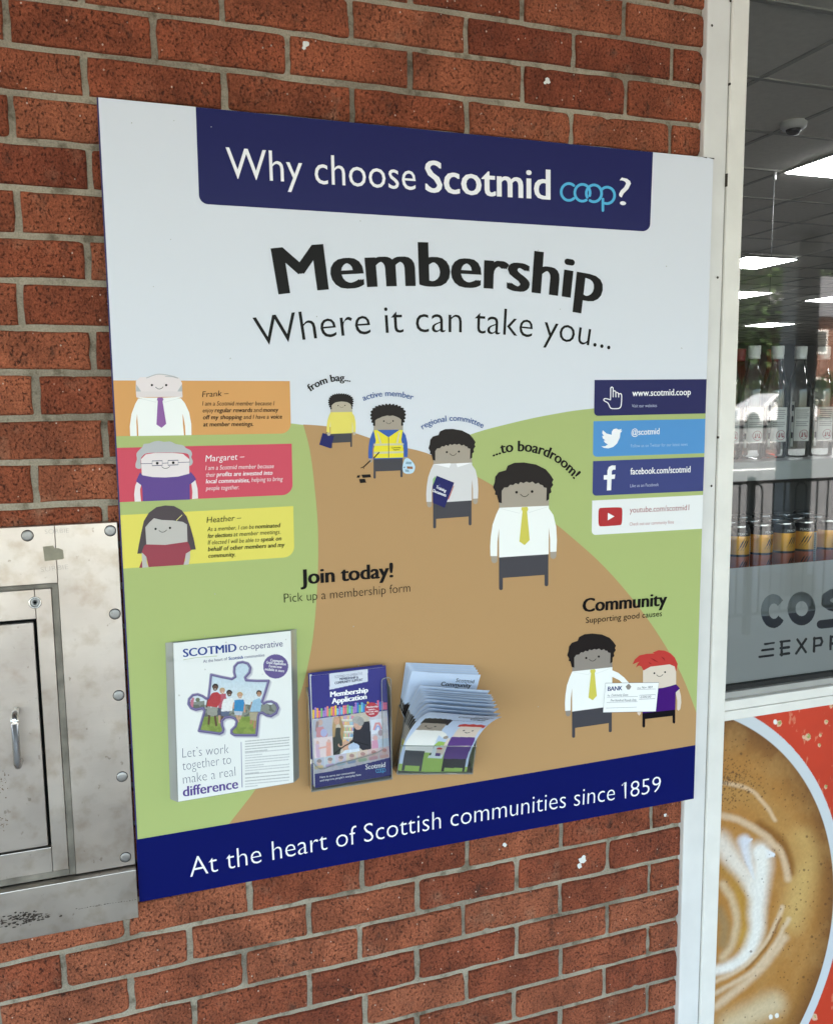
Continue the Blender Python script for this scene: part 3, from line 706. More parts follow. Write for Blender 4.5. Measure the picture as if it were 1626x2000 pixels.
# bottles
M_BG = clear_mat('bottle_glass', (.86, .88, .87, 1), 1.6, .03, (.6, .62, .6, 1), 1.45, .03)
M_CAP = mat('white_cap', (.78, .78, .77, 1), .35, .5)
M_PAPER = mat('label_paper', (.74, .73, .71, 1), .6, .3); M_INK = mat('label_ink', (.16, .15, .16, 1), .6, .3); M_STAMP = mat('label_red', (.32, .02, .04, 1), .6, .3)
M_BLK = mat('label_black', (.02, .02, .03, 1), .5, .3)
BH = .296
def bottle_profile(): return [(.001, .004), (.027, .001), (.0305, .004), (.031, .01), (.031, .175), (.0295, .19), (.024, .212), (.0175, .236), (.0145, .255), (.014, .268)]
def make_bottle(loc, label, group, glass, capm, name):
    o = empty(name, loc, label, 'bottle', group)
    b = MB(); b.lathe(bottle_profile(), loc, glass, 28); b.build('glass_body', o)
    b = MB(); b.lathe([(.0157, .262), (.0157, .268), (.0148, .27), (.0162, .274), (.0165, BH - .002), (.0155, BH)], loc, capm, 26); b.build('cap', o)
    def cyl(u, v, l): a = -math.pi / 2 - .32 + u / .0315; r = .0313 + l * 1.0; return (loc[0] + r * math.cos(a), loc[1] + r * math.sin(a), loc[2] + v)
    A = Art(0, surf=cyl, to2d=lambda p: p)
    def rect(x0, x1, z0, z1, mt, l):
        n = 8; xs = np.linspace(x0, x1, n)
        for a, c in zip(xs, xs[1:]): A.poly2([(a, z0), (c, z0), (c, z1), (a, z1)], mt, l)
    rect(-.022, .022, .045, .135, M_PAPER, 2)
    for k in range(9):
        if k != 5: rect(-.018, .018 - .008 * rnd.random(), .128 - k * .0052, .1265 - k * .0052, M_INK, 5)
    A.poly2([(.013 * math.cos(a) + .004, .062 + .013 * math.sin(a)) for a in np.linspace(0, 6.1, 20)], M_STAMP, 6)
    A.poly2([(.010 * math.cos(a) + .004, .062 + .010 * math.sin(a)) for a in np.linspace(0, 6.1, 20)], M_PAPER, 8)
    A.poly2([(-.004, .056), (.012, .056), (.012, .0595), (-.004, .0595)], M_STAMP, 10)
    for dx in (-.001, .004, .009): A.poly2([(dx - .0013, .060), (dx + .0013, .060), (dx + .0009, .068), (dx - .0009, .068)], M_STAMP, 10)
    rect(-.03, -.0235, .03, .15, M_PAPER, 2)
    for z in (.125, .095, .052): rect(-.0295, -.0245, z, z + .016, M_BLK, 5)
    A.build('paper_label', o)
    return o
BXS = [.408, .483, .559, .635, .714]
BL = ['clear bottle with a white cap half hidden by the window frame', 'clear bottle with a white cap, second from the window frame', 'clear bottle with a white cap, third from the window frame', 'clear bottle with a white cap, second from the photo edge', 'clear bottle with a white cap at the right photo edge']
for x, lb in zip(BXS, BL): make_bottle((x, .28, Z_B), lb, 'clear spirit bottles on the shelf', M_BG, M_CAP, 'spirit_bottle')
M_AMB = clear_mat('amber_glass', (.55, .16, .03, 1), 1.4, .1, (.5, .16, .04, 1), 1.45, .03)
M_REDCAP = mat('red_cap', (.30, .03, .04, 1), .4, .4)
for x, lb in ((.535, 'amber bottle with a dull red cap behind the third clear bottle'), (.648, 'amber bottle with a dull red cap behind the gap at the right')):
    make_bottle((x, .40, Z_B), lb, 'amber bottles in the second row', M_AMB, M_REDCAP, 'amber_bottle')
# cans
M_GOLD = mat('can_gold', (.78, .38, .05, 1), .3, .5, .45); M_COPPER = mat('can_copper', (.5, .13, .06, 1), .4, .5, .5)
M_RIM = mat('can_rim', (.75, .75, .75, 1), .25, .5, 1); M_CBLK = mat('can_black', (.012, .011, .012, 1), .35, .5); M_CTXT = mat('can_text', (.6, .6, .6, 1), .5, .4)
can_proto = None
def make_can(loc, label):
    o = empty('drink_can', loc, label, 'can', 'drink cans on the lower shelf')
    b = MB(); R_ = .033
    for z0, z1, mt in ((.004, .086, M_COPPER), (.086, .092, M_CBLK), (.092, .140, M_GOLD), (.140, .152, M_CBLK)):
        b.lathe([(R_, z0), (R_, z1)], loc, mt, 30, cap=False)
    b.lathe([(.026, .0), (.030, .001), (R_, .004)], loc, M_RIM, 30, cap=False); b.lathe([(R_, .152), (.0285, .162)], loc, M_CBLK, 30, cap=False)
    b.build('can_body', o)
    b = MB(); b.lathe([(.0285, .162), (.0290, .1655), (.0282, .168), (.0268, .1665), (.0262, .162), (.0005, .1615)], loc, M_RIM, 30, cap=False); b.build('lid', o)
    def cyl(u, v, l): a = -math.pi / 2 - .25 + u / R_; r = R_ + .0001 + l; return (loc[0] + r * math.cos(a), loc[1] + r * math.sin(a), loc[2] + v)
    A = Art(0, surf=cyl, to2d=lambda p: p)
    for zc in (.117, .062):
        for dx in (-.002, .005, .012):
            A.stroke([(dx - .011, zc - .015), (dx - .004, zc - .004), (dx + .001, zc + .006), (dx + .009, zc + .019)], [.0008, .003, .0034, .0008], M_CBLK, 1, sm=4, cap=False)
    A.text('PEACH', [(-.012, .1435), (.014, .1435)], M_CTXT, 1, bold=.03)
    n = 5
    for k in range(n): A.poly2([(.026 + k * .0022, .006), (.026 + (k + 1) * .0022, .006), (.026 + (k + 1) * .0022, .138), (.026 + k * .0022, .138)], M_CTXT, 1)
    for k in range(24): z = .012 + k * .0052; A.poly2([(.027, z), (.027 + .004 + .004 * rnd.random(), z), (.033, z + .0025), (.027, z + .0025)], M_CBLK, 3)
    A.build('printed_design', o)
    return o
rowY = (.25, .322, .394)
n_ = 0
words = ['nearest the window frame', 'second from the window frame', 'third from the window frame', 'fourth from the window frame', 'at the right photo edge']
rown = ['in the front row', 'in the middle row', 'in the back row']
for r_, y in enumerate(rowY):
    for k in range(5):
        loc = Vector((.425 + .0735 * k + .028 * r_, y, Z_C))
        lb = 'gold and copper drink can ' + rown[r_] + ', ' + words[k]
        if can_proto is None: can_proto = make_can(Vector(loc), lb); continue
        o = can_proto.copy(); C.objects.link(o); o.location = loc; o['label'] = lb; o.rotation_euler.z = rnd.uniform(-.5, .5) + (.9 if k == 4 else 0)
        for ch in can_proto.children:
            c = ch.copy(); C.objects.link(c); c.parent = o

# ------------------------------------------------------------------ the street behind the photographer (shows in the glass)
M_IRON = mat('black_iron', (.012, .012, .013, 1), .45, .5)
ra, rb_ = mirrored(1420, 934, 6.3), mirrored(1640, 934, 6.3)
yR = (ra.y + rb_.y) / 2; zR = CAM.z - .57
rail = empty('guard_railing', ((ra.x + rb_.x) / 2, yR, 0), 'black iron guard railing with hooped bars along the pavement', 'railing')
b = MB(); xs0 = ra.x - 1.2
b.box(xs0, xs0 + 4.0, yR - .008, yR + .008, zR - .02, zR, M_IRON); b.box(xs0, xs0 + 4.0, yR - .008, yR + .008, .14, .16, M_IRON); b.build('rails', rail)
for k in range(0, 4, 1):
    b = MB(); x = xs0 + k * 1.3; b.box(x - .022, x + .022, yR - .022, yR + .022, 0, zR + .03, M_IRON, .003); b.build('post', rail)
b = MB()
for k in range(1, 39):
    x = xs0 + k * .1; b.tube([(x, yR, .16), (x, yR, zR - .02 - (.04 if k % 4 in (1, 2) else 0))], .007, M_IRON, 8)
    if k % 4 == 1: b.tube([(x + .05 + .05 * math.cos(a), yR, zR - .075 + .05 * math.sin(a)) for a in np.linspace(math.pi, 0, 11)], .007, M_IRON, 8)
b.build('bars', rail)
# parked car
M_CAR = mat('car_white', (.8, .8, .8, 1), .25, .5); M_CGL = mat('car_glass', (.03, .035, .04, 1), .08, .6); M_TYRE = mat('tyre', (.015, .015, .015, 1), .8, .3); M_RIMW = mat('alloy', (.55, .55, .56, 1), .3, .5, .9)
wq = mirrored(1443, 815, 38); cy = wq.y
def prof(pts, y0, y1, mt, mb, taper=0):
    n = len(pts); vs = [(x, y0, z) for x, z in pts] + [(x, y1, z) for x, z in pts]
    mb.add(vs, [tuple(range(n)), tuple(range(2 * n - 1, n - 1, -1))] + [(k, k + n, (k + 1) % n + n, (k + 1) % n) for k in range(n)], mt)
def make_car(x, y, z, label):
    o = empty('parked_car', (x + 1.3, y, z), label, 'car')
    S = lambda p: [(x + a, z + c) for a, c in p]
    body = [(-.88, .35), (-.9, .55), (-.82, .72), (-.3, .86), (.55, .95), (1.0, .97), (2.2, .99), (3.2, .98), (3.42, .9), (3.46, .5), (3.4, .32)]
    def arch(cx): return [(cx + .36 * math.cos(a), .32 + .36 * math.sin(a)) for a in np.linspace(0, math.pi, 9)]
    b = MB(); prof(S(body + arch(2.6) + arch(0)), y - .88, y + .88, M_CAR, b); b.build('body', o)
    b = MB(); top = [(.5, .95), (1.25, 1.40), (1.6, 1.48), (2.3, 1.47), (2.85, 1.36), (3.3, .98)]
    vs = [(x + a, y + s_ * (.84 - (c - .95) * .32), z + c) for s_ in (-1, 1) for a, c in top]; n = len(top)
    b.add(vs, [tuple(range(n)), tuple(range(2 * n - 1, n - 1, -1))] + [(k, k + n, (k + 1) % n + n, (k + 1) % n) for k in range(n)], M_CAR); b.build('cabin', o)
    for s_ in (-1, 1):
        for quad in (((.86, .99), (1.36, 1.36), (1.72, 1.40), (1.72, .99)), ((1.80, .99), (1.80, 1.40), (2.35, 1.39), (2.75, 1.28), (2.85, .99))):
            b = MB(); b.add([(x + a, y + s_ * (.853 - (c - .95) * .32), z + c) for a, c in quad], [tuple(range(len(quad)))], M_CGL); b.build('side_window', o)
        b = MB(); b.box(x + .86, x + 1.05, y + s_ * .95 - .08, y + s_ * .95 + .08, z + .96, z + 1.1, M_CAR, .04); b.build('wing_mirror', o)
        for cx in (0, 2.6):
            wh = MB(); wh.lathe([(.2, -.1), (.31, -.1), (.32, -.06), (.32, .06), (.31, .1), (.2, .1)], (x + cx, y + s_ * .8, z + .32), M_TYRE, 26, 'Y'); wo = wh.build('wheel', o)
            wh = MB(); wh.lathe([(.205, -.09), (.205, .09)], (x + cx, y + s_ * .8, z + .32), M_RIMW, 20, 'Y')
            for q_ in range(5):
                a = q_ * 1.2566; wh.tube([(x + cx, y + s_ * .905, z + .32), (x + cx + .2 * math.cos(a), y + s_ * .905, z + .32 + .2 * math.sin(a))], .022, M_TYRE, 6)
            wh.build('rim', wo)
    b = MB(); b.box(x - .9, x - .78, y - .75, y - .4, z + .6, z + .72, M_CGL, .02); b.build('headlight', o)
    b = MB(); b.box(x - .9, x - .78, y + .4, y + .75, z + .6, z + .72, M_CGL, .02); b.build('headlight', o)
make_car(wq.x, cy, road_z(cy), 'white parked car reflected in the shop window behind the bottles')
# trees and hedge across the road
M_LEAF = [mat('leaf', c_, .6, .3) for c_ in ((.035, .07, .018, 1), (.055, .10, .025, 1), (.09, .14, .04, 1))]
M_BARK = mat('bark', (.07, .05, .035, 1), .9, .2)
def clump(mb, cx, cy_, cz, r, n, size, zs_=1.0):
    for _ in range(n):
        d = Vector((rnd.gauss(0, 1), rnd.gauss(0, 1), rnd.gauss(0, 1))).normalized() * r * rnd.random() ** .45
        p = Vector((cx + d.x, cy_ + d.y, cz + d.z * zs_)); u = Vector((rnd.gauss(0, 1), rnd.gauss(0, 1), rnd.gauss(0, 1))).normalized(); v = u.orthogonal().normalized()
        s_ = size * rnd.uniform(.6, 1.3); mb.add([p - u * s_, p + v * s_ * .5, p + u * s_, p - v * s_ * .5], [(0, 1, 2, 3)], rnd.choice(M_LEAF))
def tree(x, y, z, h, r, label, n=44):
    o = empty('street_tree', (x, y, z), label, 'tree', 'trees across the road')
    b = MB(); b.tube([(x, y, z), (x + .1, y, z + h * .3), (x - .05, y, z + h * .6), (x, y, z + h * .9)], [.28, .22, .14, .05], M_BARK, 10)
    for k in range(6):
        a = k * 1.05; b.tube([(x, y, z + h * (.3 + .06 * k)), (x + math.cos(a) * r * .6, y + math.sin(a) * r * .6, z + h * (.5 + .07 * k))], [.1, .03], M_BARK, 6)
    b.build('trunk', o)
    c = MB()
    for k in range(n):
        a = rnd.uniform(0, 6.28); rr = r * rnd.random() ** .5; t = rnd.random()
        clump(c, x + rr * math.cos(a) * (1 - .5 * t), y + rr * math.sin(a) * (1 - .5 * t), z + h * (.22 + .75 * t), r * .42, 170, .22)
    c.build('crown', o)
for px, dep, h, r, lb in ((1432, 52, 13, 4.2, 'tall dark tree reflected beside the window frame'), (1464, 58, 15, 3.6, 'tall loose tree with sky showing through, reflected above the white car'), (1560, 60, 12, 4, 'broad tree hidden behind the canopy pillar'), (1380, 50, 14, 5, 'leafy tree across the road behind the window frame')):
    q = mirrored(px, 790, dep); tree(q.x, q.y, .9, h, r, lb)
hq = mirrored(1450, 760, 46)
hb = MB()
for k in range(120): clump(hb, hq.x - 14 + k * .25, hq.y + rnd.uniform(-.4, .4), .75 + rnd.uniform(.3, 2.2), .7, 45, .12)
tag(hb.build('hedge'), 'long clipped green hedge behind the parked car', 'hedge')
hq2 = mirrored(1624, 640, 48)
ho = empty('brick_house', (hq2.x, hq2.y - 5, .8), 'brown brick house across the road at the photo edge', 'house')
b = MB(); b.box(hq2.x - 3, hq2.x + 8, hq2.y - 8, hq2.y, .8, 6.3, mat('house_brick', (.22, .11, .075, 1), .9, .2, var=.25, vscale=6)); b.build('wall', ho)
b = MB(); x0, x1, y0, y1 = hq2.x - 3.4, hq2.x + 8.4, hq2.y - 8.4, hq2.y + .4; ym = (y0 + y1) / 2
b.add([(x0, y0, 6.3), (x1, y0, 6.3), (x1, y1, 6.3), (x0, y1, 6.3), (x0, ym, 9.2), (x1, ym, 9.2)], [(0, 1, 5, 4), (2, 3, 4, 5), (0, 4, 3), (1, 2, 5), (0, 3, 2, 1)], mat('slate', (.08, .08, .085, 1), .8, .3)); b.build('roof', ho)
for k in range(3):
    for z in (1.7, 4.3):
        b = MB(); b.box(hq2.x - 1.6 + 3 * k, hq2.x - .3 + 3 * k, hq2.y + .001, hq2.y + .03, z, z + 1.3, M_WHITE); b.box(hq2.x - 1.5 + 3 * k, hq2.x - .4 + 3 * k, hq2.y + .031, hq2.y + .04, z + .1, z + 1.2, M_CGL); b.build('window', ho)
# ------------------------------------------------------------------ the display board
BX0, BX1, BZ1, BZ0 = -1.1092, .1048, H0 - .1521, H0 - 1.5650
BY = -.022
XL = (BX0 + .0026, BX1 - .0002)
board = empty('display_board', ((BX0 + BX1) / 2, BY, BZ0), 'large printed membership board with navy header and footer, fixed to the brick wall', 'sign board')
NAVY_EDGE = mat('board_edge', lin(48, 40, 92), .5, .4)
SKYB = ink(224, 227, 235)
b = MB(); b.box(BX0, BX1, BY + .0002, -.0045, BZ0, BZ1, NAVY_EDGE)
b.add([(BX0 + .0026, BY, BZ0), (BX1, BY, BZ0), (BX1, BY, BZ1), (BX0 + .0026, BY, BZ1)], [(0, 1, 2, 3)], SKYB)
for x, z, r_ in ((BX1 - .003, BZ1 - .0012, .005), (BX1 - .02, BZ1 - .0008, .004)):       # dark nick in the top right corner
    b.add([(x + r_, BY - .0006, z + .0012), (x + r_, BY - .0006, z - r_ * .25), (x - r_ * .3, BY - .0006, z - r_ * .1), (x - r_ * 2.4, BY - .0006, z + .0012)], [(0, 1, 2, 3)], M_DIRT)
def art(): return Art(BY, XL)
WHT, BLK, NAV, DNAV = ink(250, 248, 250), ink(20, 16, 15), ink(40, 41, 92), ink(13, 21, 92)  # NAV: same navy as DNAV, paled by gloss reflection painted into the ink
GREEN, PATH, LBLUE = ink(176, 189, 121), ink(187, 148, 103), ink(92, 184, 228)
pR4, pR5, pR6, pR7, pR8 = Zm(200, 700, 4.065), Zm(590, 720, 4.3946), Zm(800, 800, 4.2789), Zm(1140, 720, 5.8808), Zm(240, 1090, 2.6226)
pH1, pH2, pM, pC, pF = Zm(180, 180, 2.6226), Zm(780, 220, 2.5406), Zm(460, 460, 2.0846), Zm(1080, 1150, 5.0813), Zm(0, 0, 1)
A = art(); A.mb = b; SPK = ink(176, 176, 172)
for cx_, cy_ in pH1((203, 158), (420, 147), (402, 755), (1372, 660), (610, 178)) + pM((330, 330), (1320, 300), (1230, 60)) + pR8((420, 400), (1180, 350)) + pF((450, 700), (1300, 520), (1330, 680), (300, 560), (700, 1300), (1050, 1380), (420, 1160)):
    A.poly([(cx_ + rnd.uniform(.7, 1.6) * math.cos(a), cy_ + rnd.uniform(.7, 1.6) * math.sin(a)) for a in np.linspace(0, 5.5, 7)], SPK, 6)
b.build('panel', board)
# landscape: hills and the winding path
A = art()
bl = at(262, 1640, BY); br = at(1357, 1454, BY); zf0 = (bl.z + br.z) / 2
A.poly([(200, 826), (560, 826), (610, 832), (700, 850), (760, 869), (820, 889), (870, 904), (870, 1660), (150, 1660)], GREEN, 1)
A.poly(pF((760, 1600)) + smooth_loop(pF((870, 880), (915, 850), (1000, 826), (1080, 809), (1165, 797), (1400, 775)), 5, False) + pF((1420, 1500)), GREEN, 2)
hill = smooth_loop(pF((592, 829), (640, 833), (690, 845), (760, 868), (830, 884), (905, 918), (965, 950), (1060, 1006), (1120, 1053), (1180, 1108), (1240, 1177), (1290, 1248), (1330, 1318), (1359, 1392)), 5, False)
left = smooth_loop(pF((445, 1612), (520, 1510), (575, 1390), (607, 1270), (619, 1150), (621, 1040), (614, 950), (605, 880), (592, 829)), 5, False)
A.poly(hill + pF((1375, 1440), (1375, 1470)) + [(900, 1580)] + pF((500, 1640), (440, 1640)) + left, PATH, 3)
A.mb.v = [(x, y, max(z, BZ0 + .05)) for x, y, z in A.mb.v]
A.build('printed_landscape', board)
# footer and header
A = art(); ft = at(264, 1640, BY).z; fr_ = at(1357, 1455, BY).z
A.poly2([(BX0 + .0002, BZ0 + .0002), (BX1 - .0002, BZ0 + .0002), (BX1 - .0002, fr_), ((BX0 + BX1) / 2, (ft + fr_) / 2), (BX0 + .0002, ft)], DNAV, 5)
fo = A.build('footer_banner', board)
A = art(); A.text('At the heart of Scottish communities since', [(371.7, 1713), (760, 1636), (1199, 1562.5)], WHT, 7, h=36, off=-.012); A.text('859', [(1230, 1557.2), (1289, 1545.5)], WHT, 7, h=30.5, off=-.012); A.stroke([(1213.5, 1534), (1220, 1527.5), (1220.3, 1559.2)], 2.0, WHT, 7, cap=False)
A.build('lettering', fo)
A = art()
h0 = at(381, 209, BY); h1 = at(1273, 295, BY)
q = pH1((525, 70), (548, 545)); A.rrect([pF((380, 150))[0], pH1((549, 572))[0], pH2((1240, 591))[0], pF((1275, 250))[0]], [0, 17, 15, 0], NAV, 5)
# trimmed to the board's top edge
A.mb.v = [(x, y, min(z, BZ1 - .0002)) for x, y, z in A.mb.v]
he = A.build('header_banner', board)
A = art()
A.text('Why choose', pH1((690, 440)) + [(811.5, 371.5)], WHT, 7, h=56, off=-.003)
A.text('Scotmid', pH2((130, 393), (744, 432)), WHT, 7, h=58, bold=.016, off=.003)
A.text('?', pH2((1086, 459), (1145, 462)), WHT, 7, h=54, off=-.01)
A.build('lettering', he)
A = art()
def arc(cx, cy, r, a0, a1, ry=None, n=26): return [(cx + r * math.cos(math.radians(a)), cy + (ry or r * 1.1) * math.sin(math.radians(a))) for a in np.linspace(a0, a1, n)]
W_ = 13 / 2.54
for i, p in enumerate((arc(838, 394, 38, 310, 50), arc(905, 398, 38, -300, 20), arc(962, 401, 38, -208, 122), arc(1027, 411, 37, -140, 105), [(1006, 430), (1006, 486)])):
    A.stroke(pH2(*p), W_, LBLUE, 7 + i)
A.build('logo', he)
# headline
A = art()
A.text('Membership', pM((184, 239), (780, 206), (1478, 274)), BLK, 7, h=178 / 2.0846, bold=.036, off=0, res=4)
A.build('headline', board)
A = art()
A.text('Where it can take you...', pM((92, 452), (800, 394), (1522, 465)), BLK, 7, h=112 / 2.0846, off=-.008)
A.build('subheading', board)

# three member panels on the left
def profile(q, rad, col, lines, portrait, label):
    A = art(); A.rrect(q, [0, 0, rad, 0], col, 5); o = A.build('profile_banner', board, label)
    A = art(); portrait(A); A.build('portrait', o)
    A = art()
    for t, a, b_, bold, c, h in lines:
        A.text(t, [a, b_], c, 14, bold=.014 if bold else 0, off=.0 if bold else -.003, shear=.17, res=2, h=h)
    A.build('lettering', o)
def R4l(t, x0, y0, x1, y1, bold, c, h=34): return (t, *pR4((x0, y0), (x1, y1)), bold, c, h / 4.065)
SK1, SHIRT, GREY, PURP = ink(238, 226, 226), ink(250, 250, 247), ink(190, 190, 192), ink(150, 100, 165)
SHLINE = ink(226, 227, 226)
def smile(A, p, w_, lay): A.stroke(smooth_loop(p, 6, False), w_, BLK, lay)
def frank(A):
    z = pR4
    A.poly(z((222, 617), (218, 540), (232, 440), (262, 360), (285, 320), (625, 318), (655, 355), (690, 430), (706, 520), (708, 609), (660, 610), (657, 540), (645, 470), (636, 440), (640, 520), (648, 611), (287, 616), (284, 540), (276, 440), (270, 500), (275, 616)), SHIRT, 7)
    A.poly(z((267, 180), (300, 150), (350, 148), (420, 130), (490, 128), (560, 138), (610, 155), (632, 195), (636, 305), (270, 308), (266, 240)), SK1, 8)
    A.poly(z((268, 262), (634, 262), (637, 305), (270, 308)), ink(232, 220, 220), 9)
    A.poly(z((269, 205), (308, 262), (268, 263)), GREY, 10); A.poly(z((632, 205), (596, 262), (635, 263)), GREY, 10)
    A.stroke(smooth_loop(z((352, 155), (420, 130), (470, 126), (540, 138), (598, 156)), 5, False), 1.7, GREY, 11); A.stroke(z((500, 143), (560, 146), (598, 156)), 1.3, GREY, 11)
    A.poly(z((272, 306), (360, 312), (440, 312), (425, 348), (345, 328)), SHIRT, 11); A.poly(z((637, 303), (560, 308), (478, 312), (496, 348), (560, 332)), SHIRT, 11)
    A.stroke(z((275, 312), (345, 328), (425, 348), (437, 318)), .7, SHLINE, 12); A.stroke(z((635, 310), (560, 330), (496, 348), (482, 318)), .7, SHLINE, 12)
    A.poly(z((440, 310), (478, 310), (485, 325), (478, 340), (507, 520), (470, 551), (430, 525), (440, 340), (434, 325)), PURP, 13)
    for x in (394, 507): A.circ(z((x, 212))[0], 9 / 4.065, BLK, 12)
    smile(A, z((423, 228), (440, 241), (455, 243), (470, 238), (483, 226)), 1.0, 12)
def margaret(A):
    z = pR4
    A.poly(z((270, 870), (264, 840), (275, 800), (272, 755), (300, 720), (318, 705), (330, 680), (370, 675), (410, 660), (450, 655), (490, 662), (540, 660), (585, 680), (640, 690), (665, 712), (700, 730), (712, 760), (706, 785), (718, 815), (712, 840), (690, 850), (690, 780), (640, 750), (380, 750), (320, 775), (305, 810), (308, 872)), GREY, 7, 4)
    A.poly(z((258, 1137), (253, 1080), (262, 1010), (275, 980), (310, 1000), (300, 1040), (302, 1080), (308, 1136)), SK1, 8, 0)
    A.poly(z((700, 975), (738, 965), (755, 1030), (760, 1112), (712, 1117), (715, 1060), (708, 1000)), SK1, 8)
    A.poly(z((308, 800), (345, 762), (420, 750), (560, 750), (640, 758), (690, 800), (690, 920), (610, 945), (480, 955), (380, 945), (314, 925)), SK1, 9)
    A.poly(z((300, 905), (320, 928), (400, 942), (500, 945), (600, 938), (690, 915), (700, 900), (730, 935), (745, 960), (700, 998), (693, 1000), (695, 1120), (322, 1134), (318, 1040), (312, 1008), (268, 975), (285, 935)), ink(102, 75, 145), 10)
    ln = 1.0; gl = ink(60, 52, 92)
    A.stroke(z((303, 836), (395, 834)), ln, gl, 11, cap=False); A.stroke(z((480, 832), (522, 830)), ln, gl, 11); A.stroke(z((605, 826), (692, 823)), ln, gl, 11)
    for x0, y0 in ((396, 812), (522, 808)): A.stroke(z((x0, y0 + 2), (x0 + 80, y0), (x0 + 80, y0 + 36), (x0, y0 + 40)), ln, gl, 12, closed=True)
    A.circ(z((436, 832))[0], 11 / 4.065, BLK, 12); A.circ(z((563, 828))[0], 11 / 4.065, BLK, 12)
    smile(A, z((472, 860), (488, 871), (503, 873), (520, 869), (536, 857)), 1.0, 12)
def heather(A):
    z = pR4; hair = ink(84, 74, 78); SK2 = ink(198, 192, 186); RED = ink(158, 72, 84)
    A.poly(z((278, 1550), (290, 1480), (310, 1380), (330, 1290), (370, 1225), (430, 1180), (500, 1167), (570, 1172), (630, 1205), (670, 1255), (700, 1340), (725, 1430), (742, 1516), (690, 1522), (640, 1500), (360, 1520), (340, 1548)), hair, 7)
    A.poly(z((292, 1662), (312, 1610), (330, 1600), (345, 1660)), RED, 8)
    A.poly(z((313, 1540), (352, 1570), (352, 1620), (366, 1658), (318, 1661)), SK2, 9); A.poly(z((655, 1550), (698, 1520), (696, 1580), (685, 1635), (640, 1638), (660, 1600)), SK2, 9)
    A.poly(z((342, 1340), (375, 1300), (410, 1268), (470, 1282), (560, 1286), (640, 1298), (672, 1318), (676, 1460), (600, 1475), (480, 1482), (350, 1478)), SK2, 10)
    A.poly(z((346, 1476), (500, 1480), (676, 1455), (690, 1478), (703, 1525), (664, 1548), (645, 1638), (368, 1656), (350, 1575), (314, 1538), (330, 1490)), RED, 11)
    A.stroke(z((588, 1286), (632, 1243)), 1.3, ink(240, 230, 150), 12)
    A.circ(z((423, 1353))[0], 9 / 4.065, BLK, 12); A.circ(z((537, 1345))[0], 9 / 4.065, BLK, 12)
    smile(A, z((450, 1366), (466, 1377), (480, 1379), (496, 1374), (511, 1362)), 1.0, 12)
W2 = ink(246, 236, 236)
profile(pR4((60, 175), (1487, 180), (1497, 596), (60, 619)), 20, ink(222, 163, 100),
    [R4l('Frank –', 793, 308, 1000, 296, 0, BLK, 45), R4l('I am a Scotmid member because I', 793, 375, 1360, 373, 0, BLK), R4l('enjoy', 795, 429, 880, 428, 0, BLK), R4l('regular rewards', 892, 428, 1187, 426, 1, BLK), R4l('and', 1200, 426, 1262, 425, 0, BLK), R4l('money', 1275, 425, 1393, 424, 1, BLK),
     R4l('off my shopping', 797, 484, 1105, 481, 1, BLK), R4l('and I have a', 1120, 481, 1320, 479, 0, BLK), R4l('voice', 1333, 479, 1423, 478, 1, BLK), R4l('at member meetings.', 800, 540, 1197, 536, 1, BLK)], frank, 'orange panel with a balding man in a purple tie')
profile(pR4((60, 712), (1502, 677), (1510, 1082), (60, 1145)), 20, ink(212, 82, 100),
    [R4l('Margaret –', 818, 820, 1125, 800, 0, WHT, 50), R4l('I am a Scotmid member because', 818, 886, 1358, 870, 0, W2), R4l('their', 820, 941, 895, 938, 0, W2), R4l('profits are invested into', 908, 937, 1348, 923, 1, WHT), R4l('local communities,', 822, 992, 1167, 982, 1, WHT), R4l('helping to bring', 1183, 980, 1428, 972, 0, W2), R4l('people together.', 823, 1047, 1085, 1038, 0, W2)], margaret, 'red panel with a grey-haired woman in glasses')
profile(pR4((60, 1248), (1515, 1172), (1523, 1575), (60, 1676)), 20, ink(232, 219, 104),
    [R4l('Heather –', 828, 1306, 1100, 1284, 0, BLK, 46), R4l('As a member, I can be', 832, 1372, 1200, 1352, 0, BLK), R4l('nominated', 1213, 1351, 1407, 1340, 1, BLK), R4l('for elections', 835, 1426, 1028, 1414, 1, BLK), R4l('at member meetings.', 1040, 1413, 1413, 1391, 0, BLK), R4l('If elected I will be able to', 837, 1478, 1243, 1454, 0, BLK), R4l('speak on', 1257, 1453, 1418, 1444, 1, BLK),
     R4l('behalf of other members and my', 838, 1531, 1443, 1494, 1, BLK), R4l('community.', 840, 1583, 1055, 1571, 1, BLK)], heather, 'yellow panel with a dark-haired woman in a red top')

# four web and social panels on the right
def link_panel(q, rad, col, icon, texts, label):
    A = art(); A.rrect(q, [0, 0, 0, rad], col, 5); o = A.build('link_banner', board, label)
    A = art(); icon(A); A.build('icon', o)
    A = art()
    for t, a, b_, c, h, bd in texts: A.text(t, [a, b_], c, 9, h=h / 5.8808, bold=bd, off=.002 if bd else -.004)
    A.build('lettering', o)
z7 = pR7
def ihand(A):
    A.stroke(smooth_loop(z7((298, 358), (262, 347), (235, 344), (222, 358), (236, 374), (268, 392), (284, 420), (298, 448), (322, 459), (392, 457), (415, 440), (424, 405), (428, 340), (426, 300), (414, 287), (400, 292), (394, 302)), 4, False), 1.9, WHT, 7)
    A.stroke(z7((300, 358), (302, 226), (308, 213), (318, 211), (328, 220), (330, 232), (330, 325)), 1.9, WHT, 7)
    A.stroke(z7((331, 262), (346, 253), (360, 262), (361, 325)), 1.9, WHT, 7); A.stroke(z7((362, 280), (378, 273), (392, 284), (393, 326)), 1.9, WHT, 7)
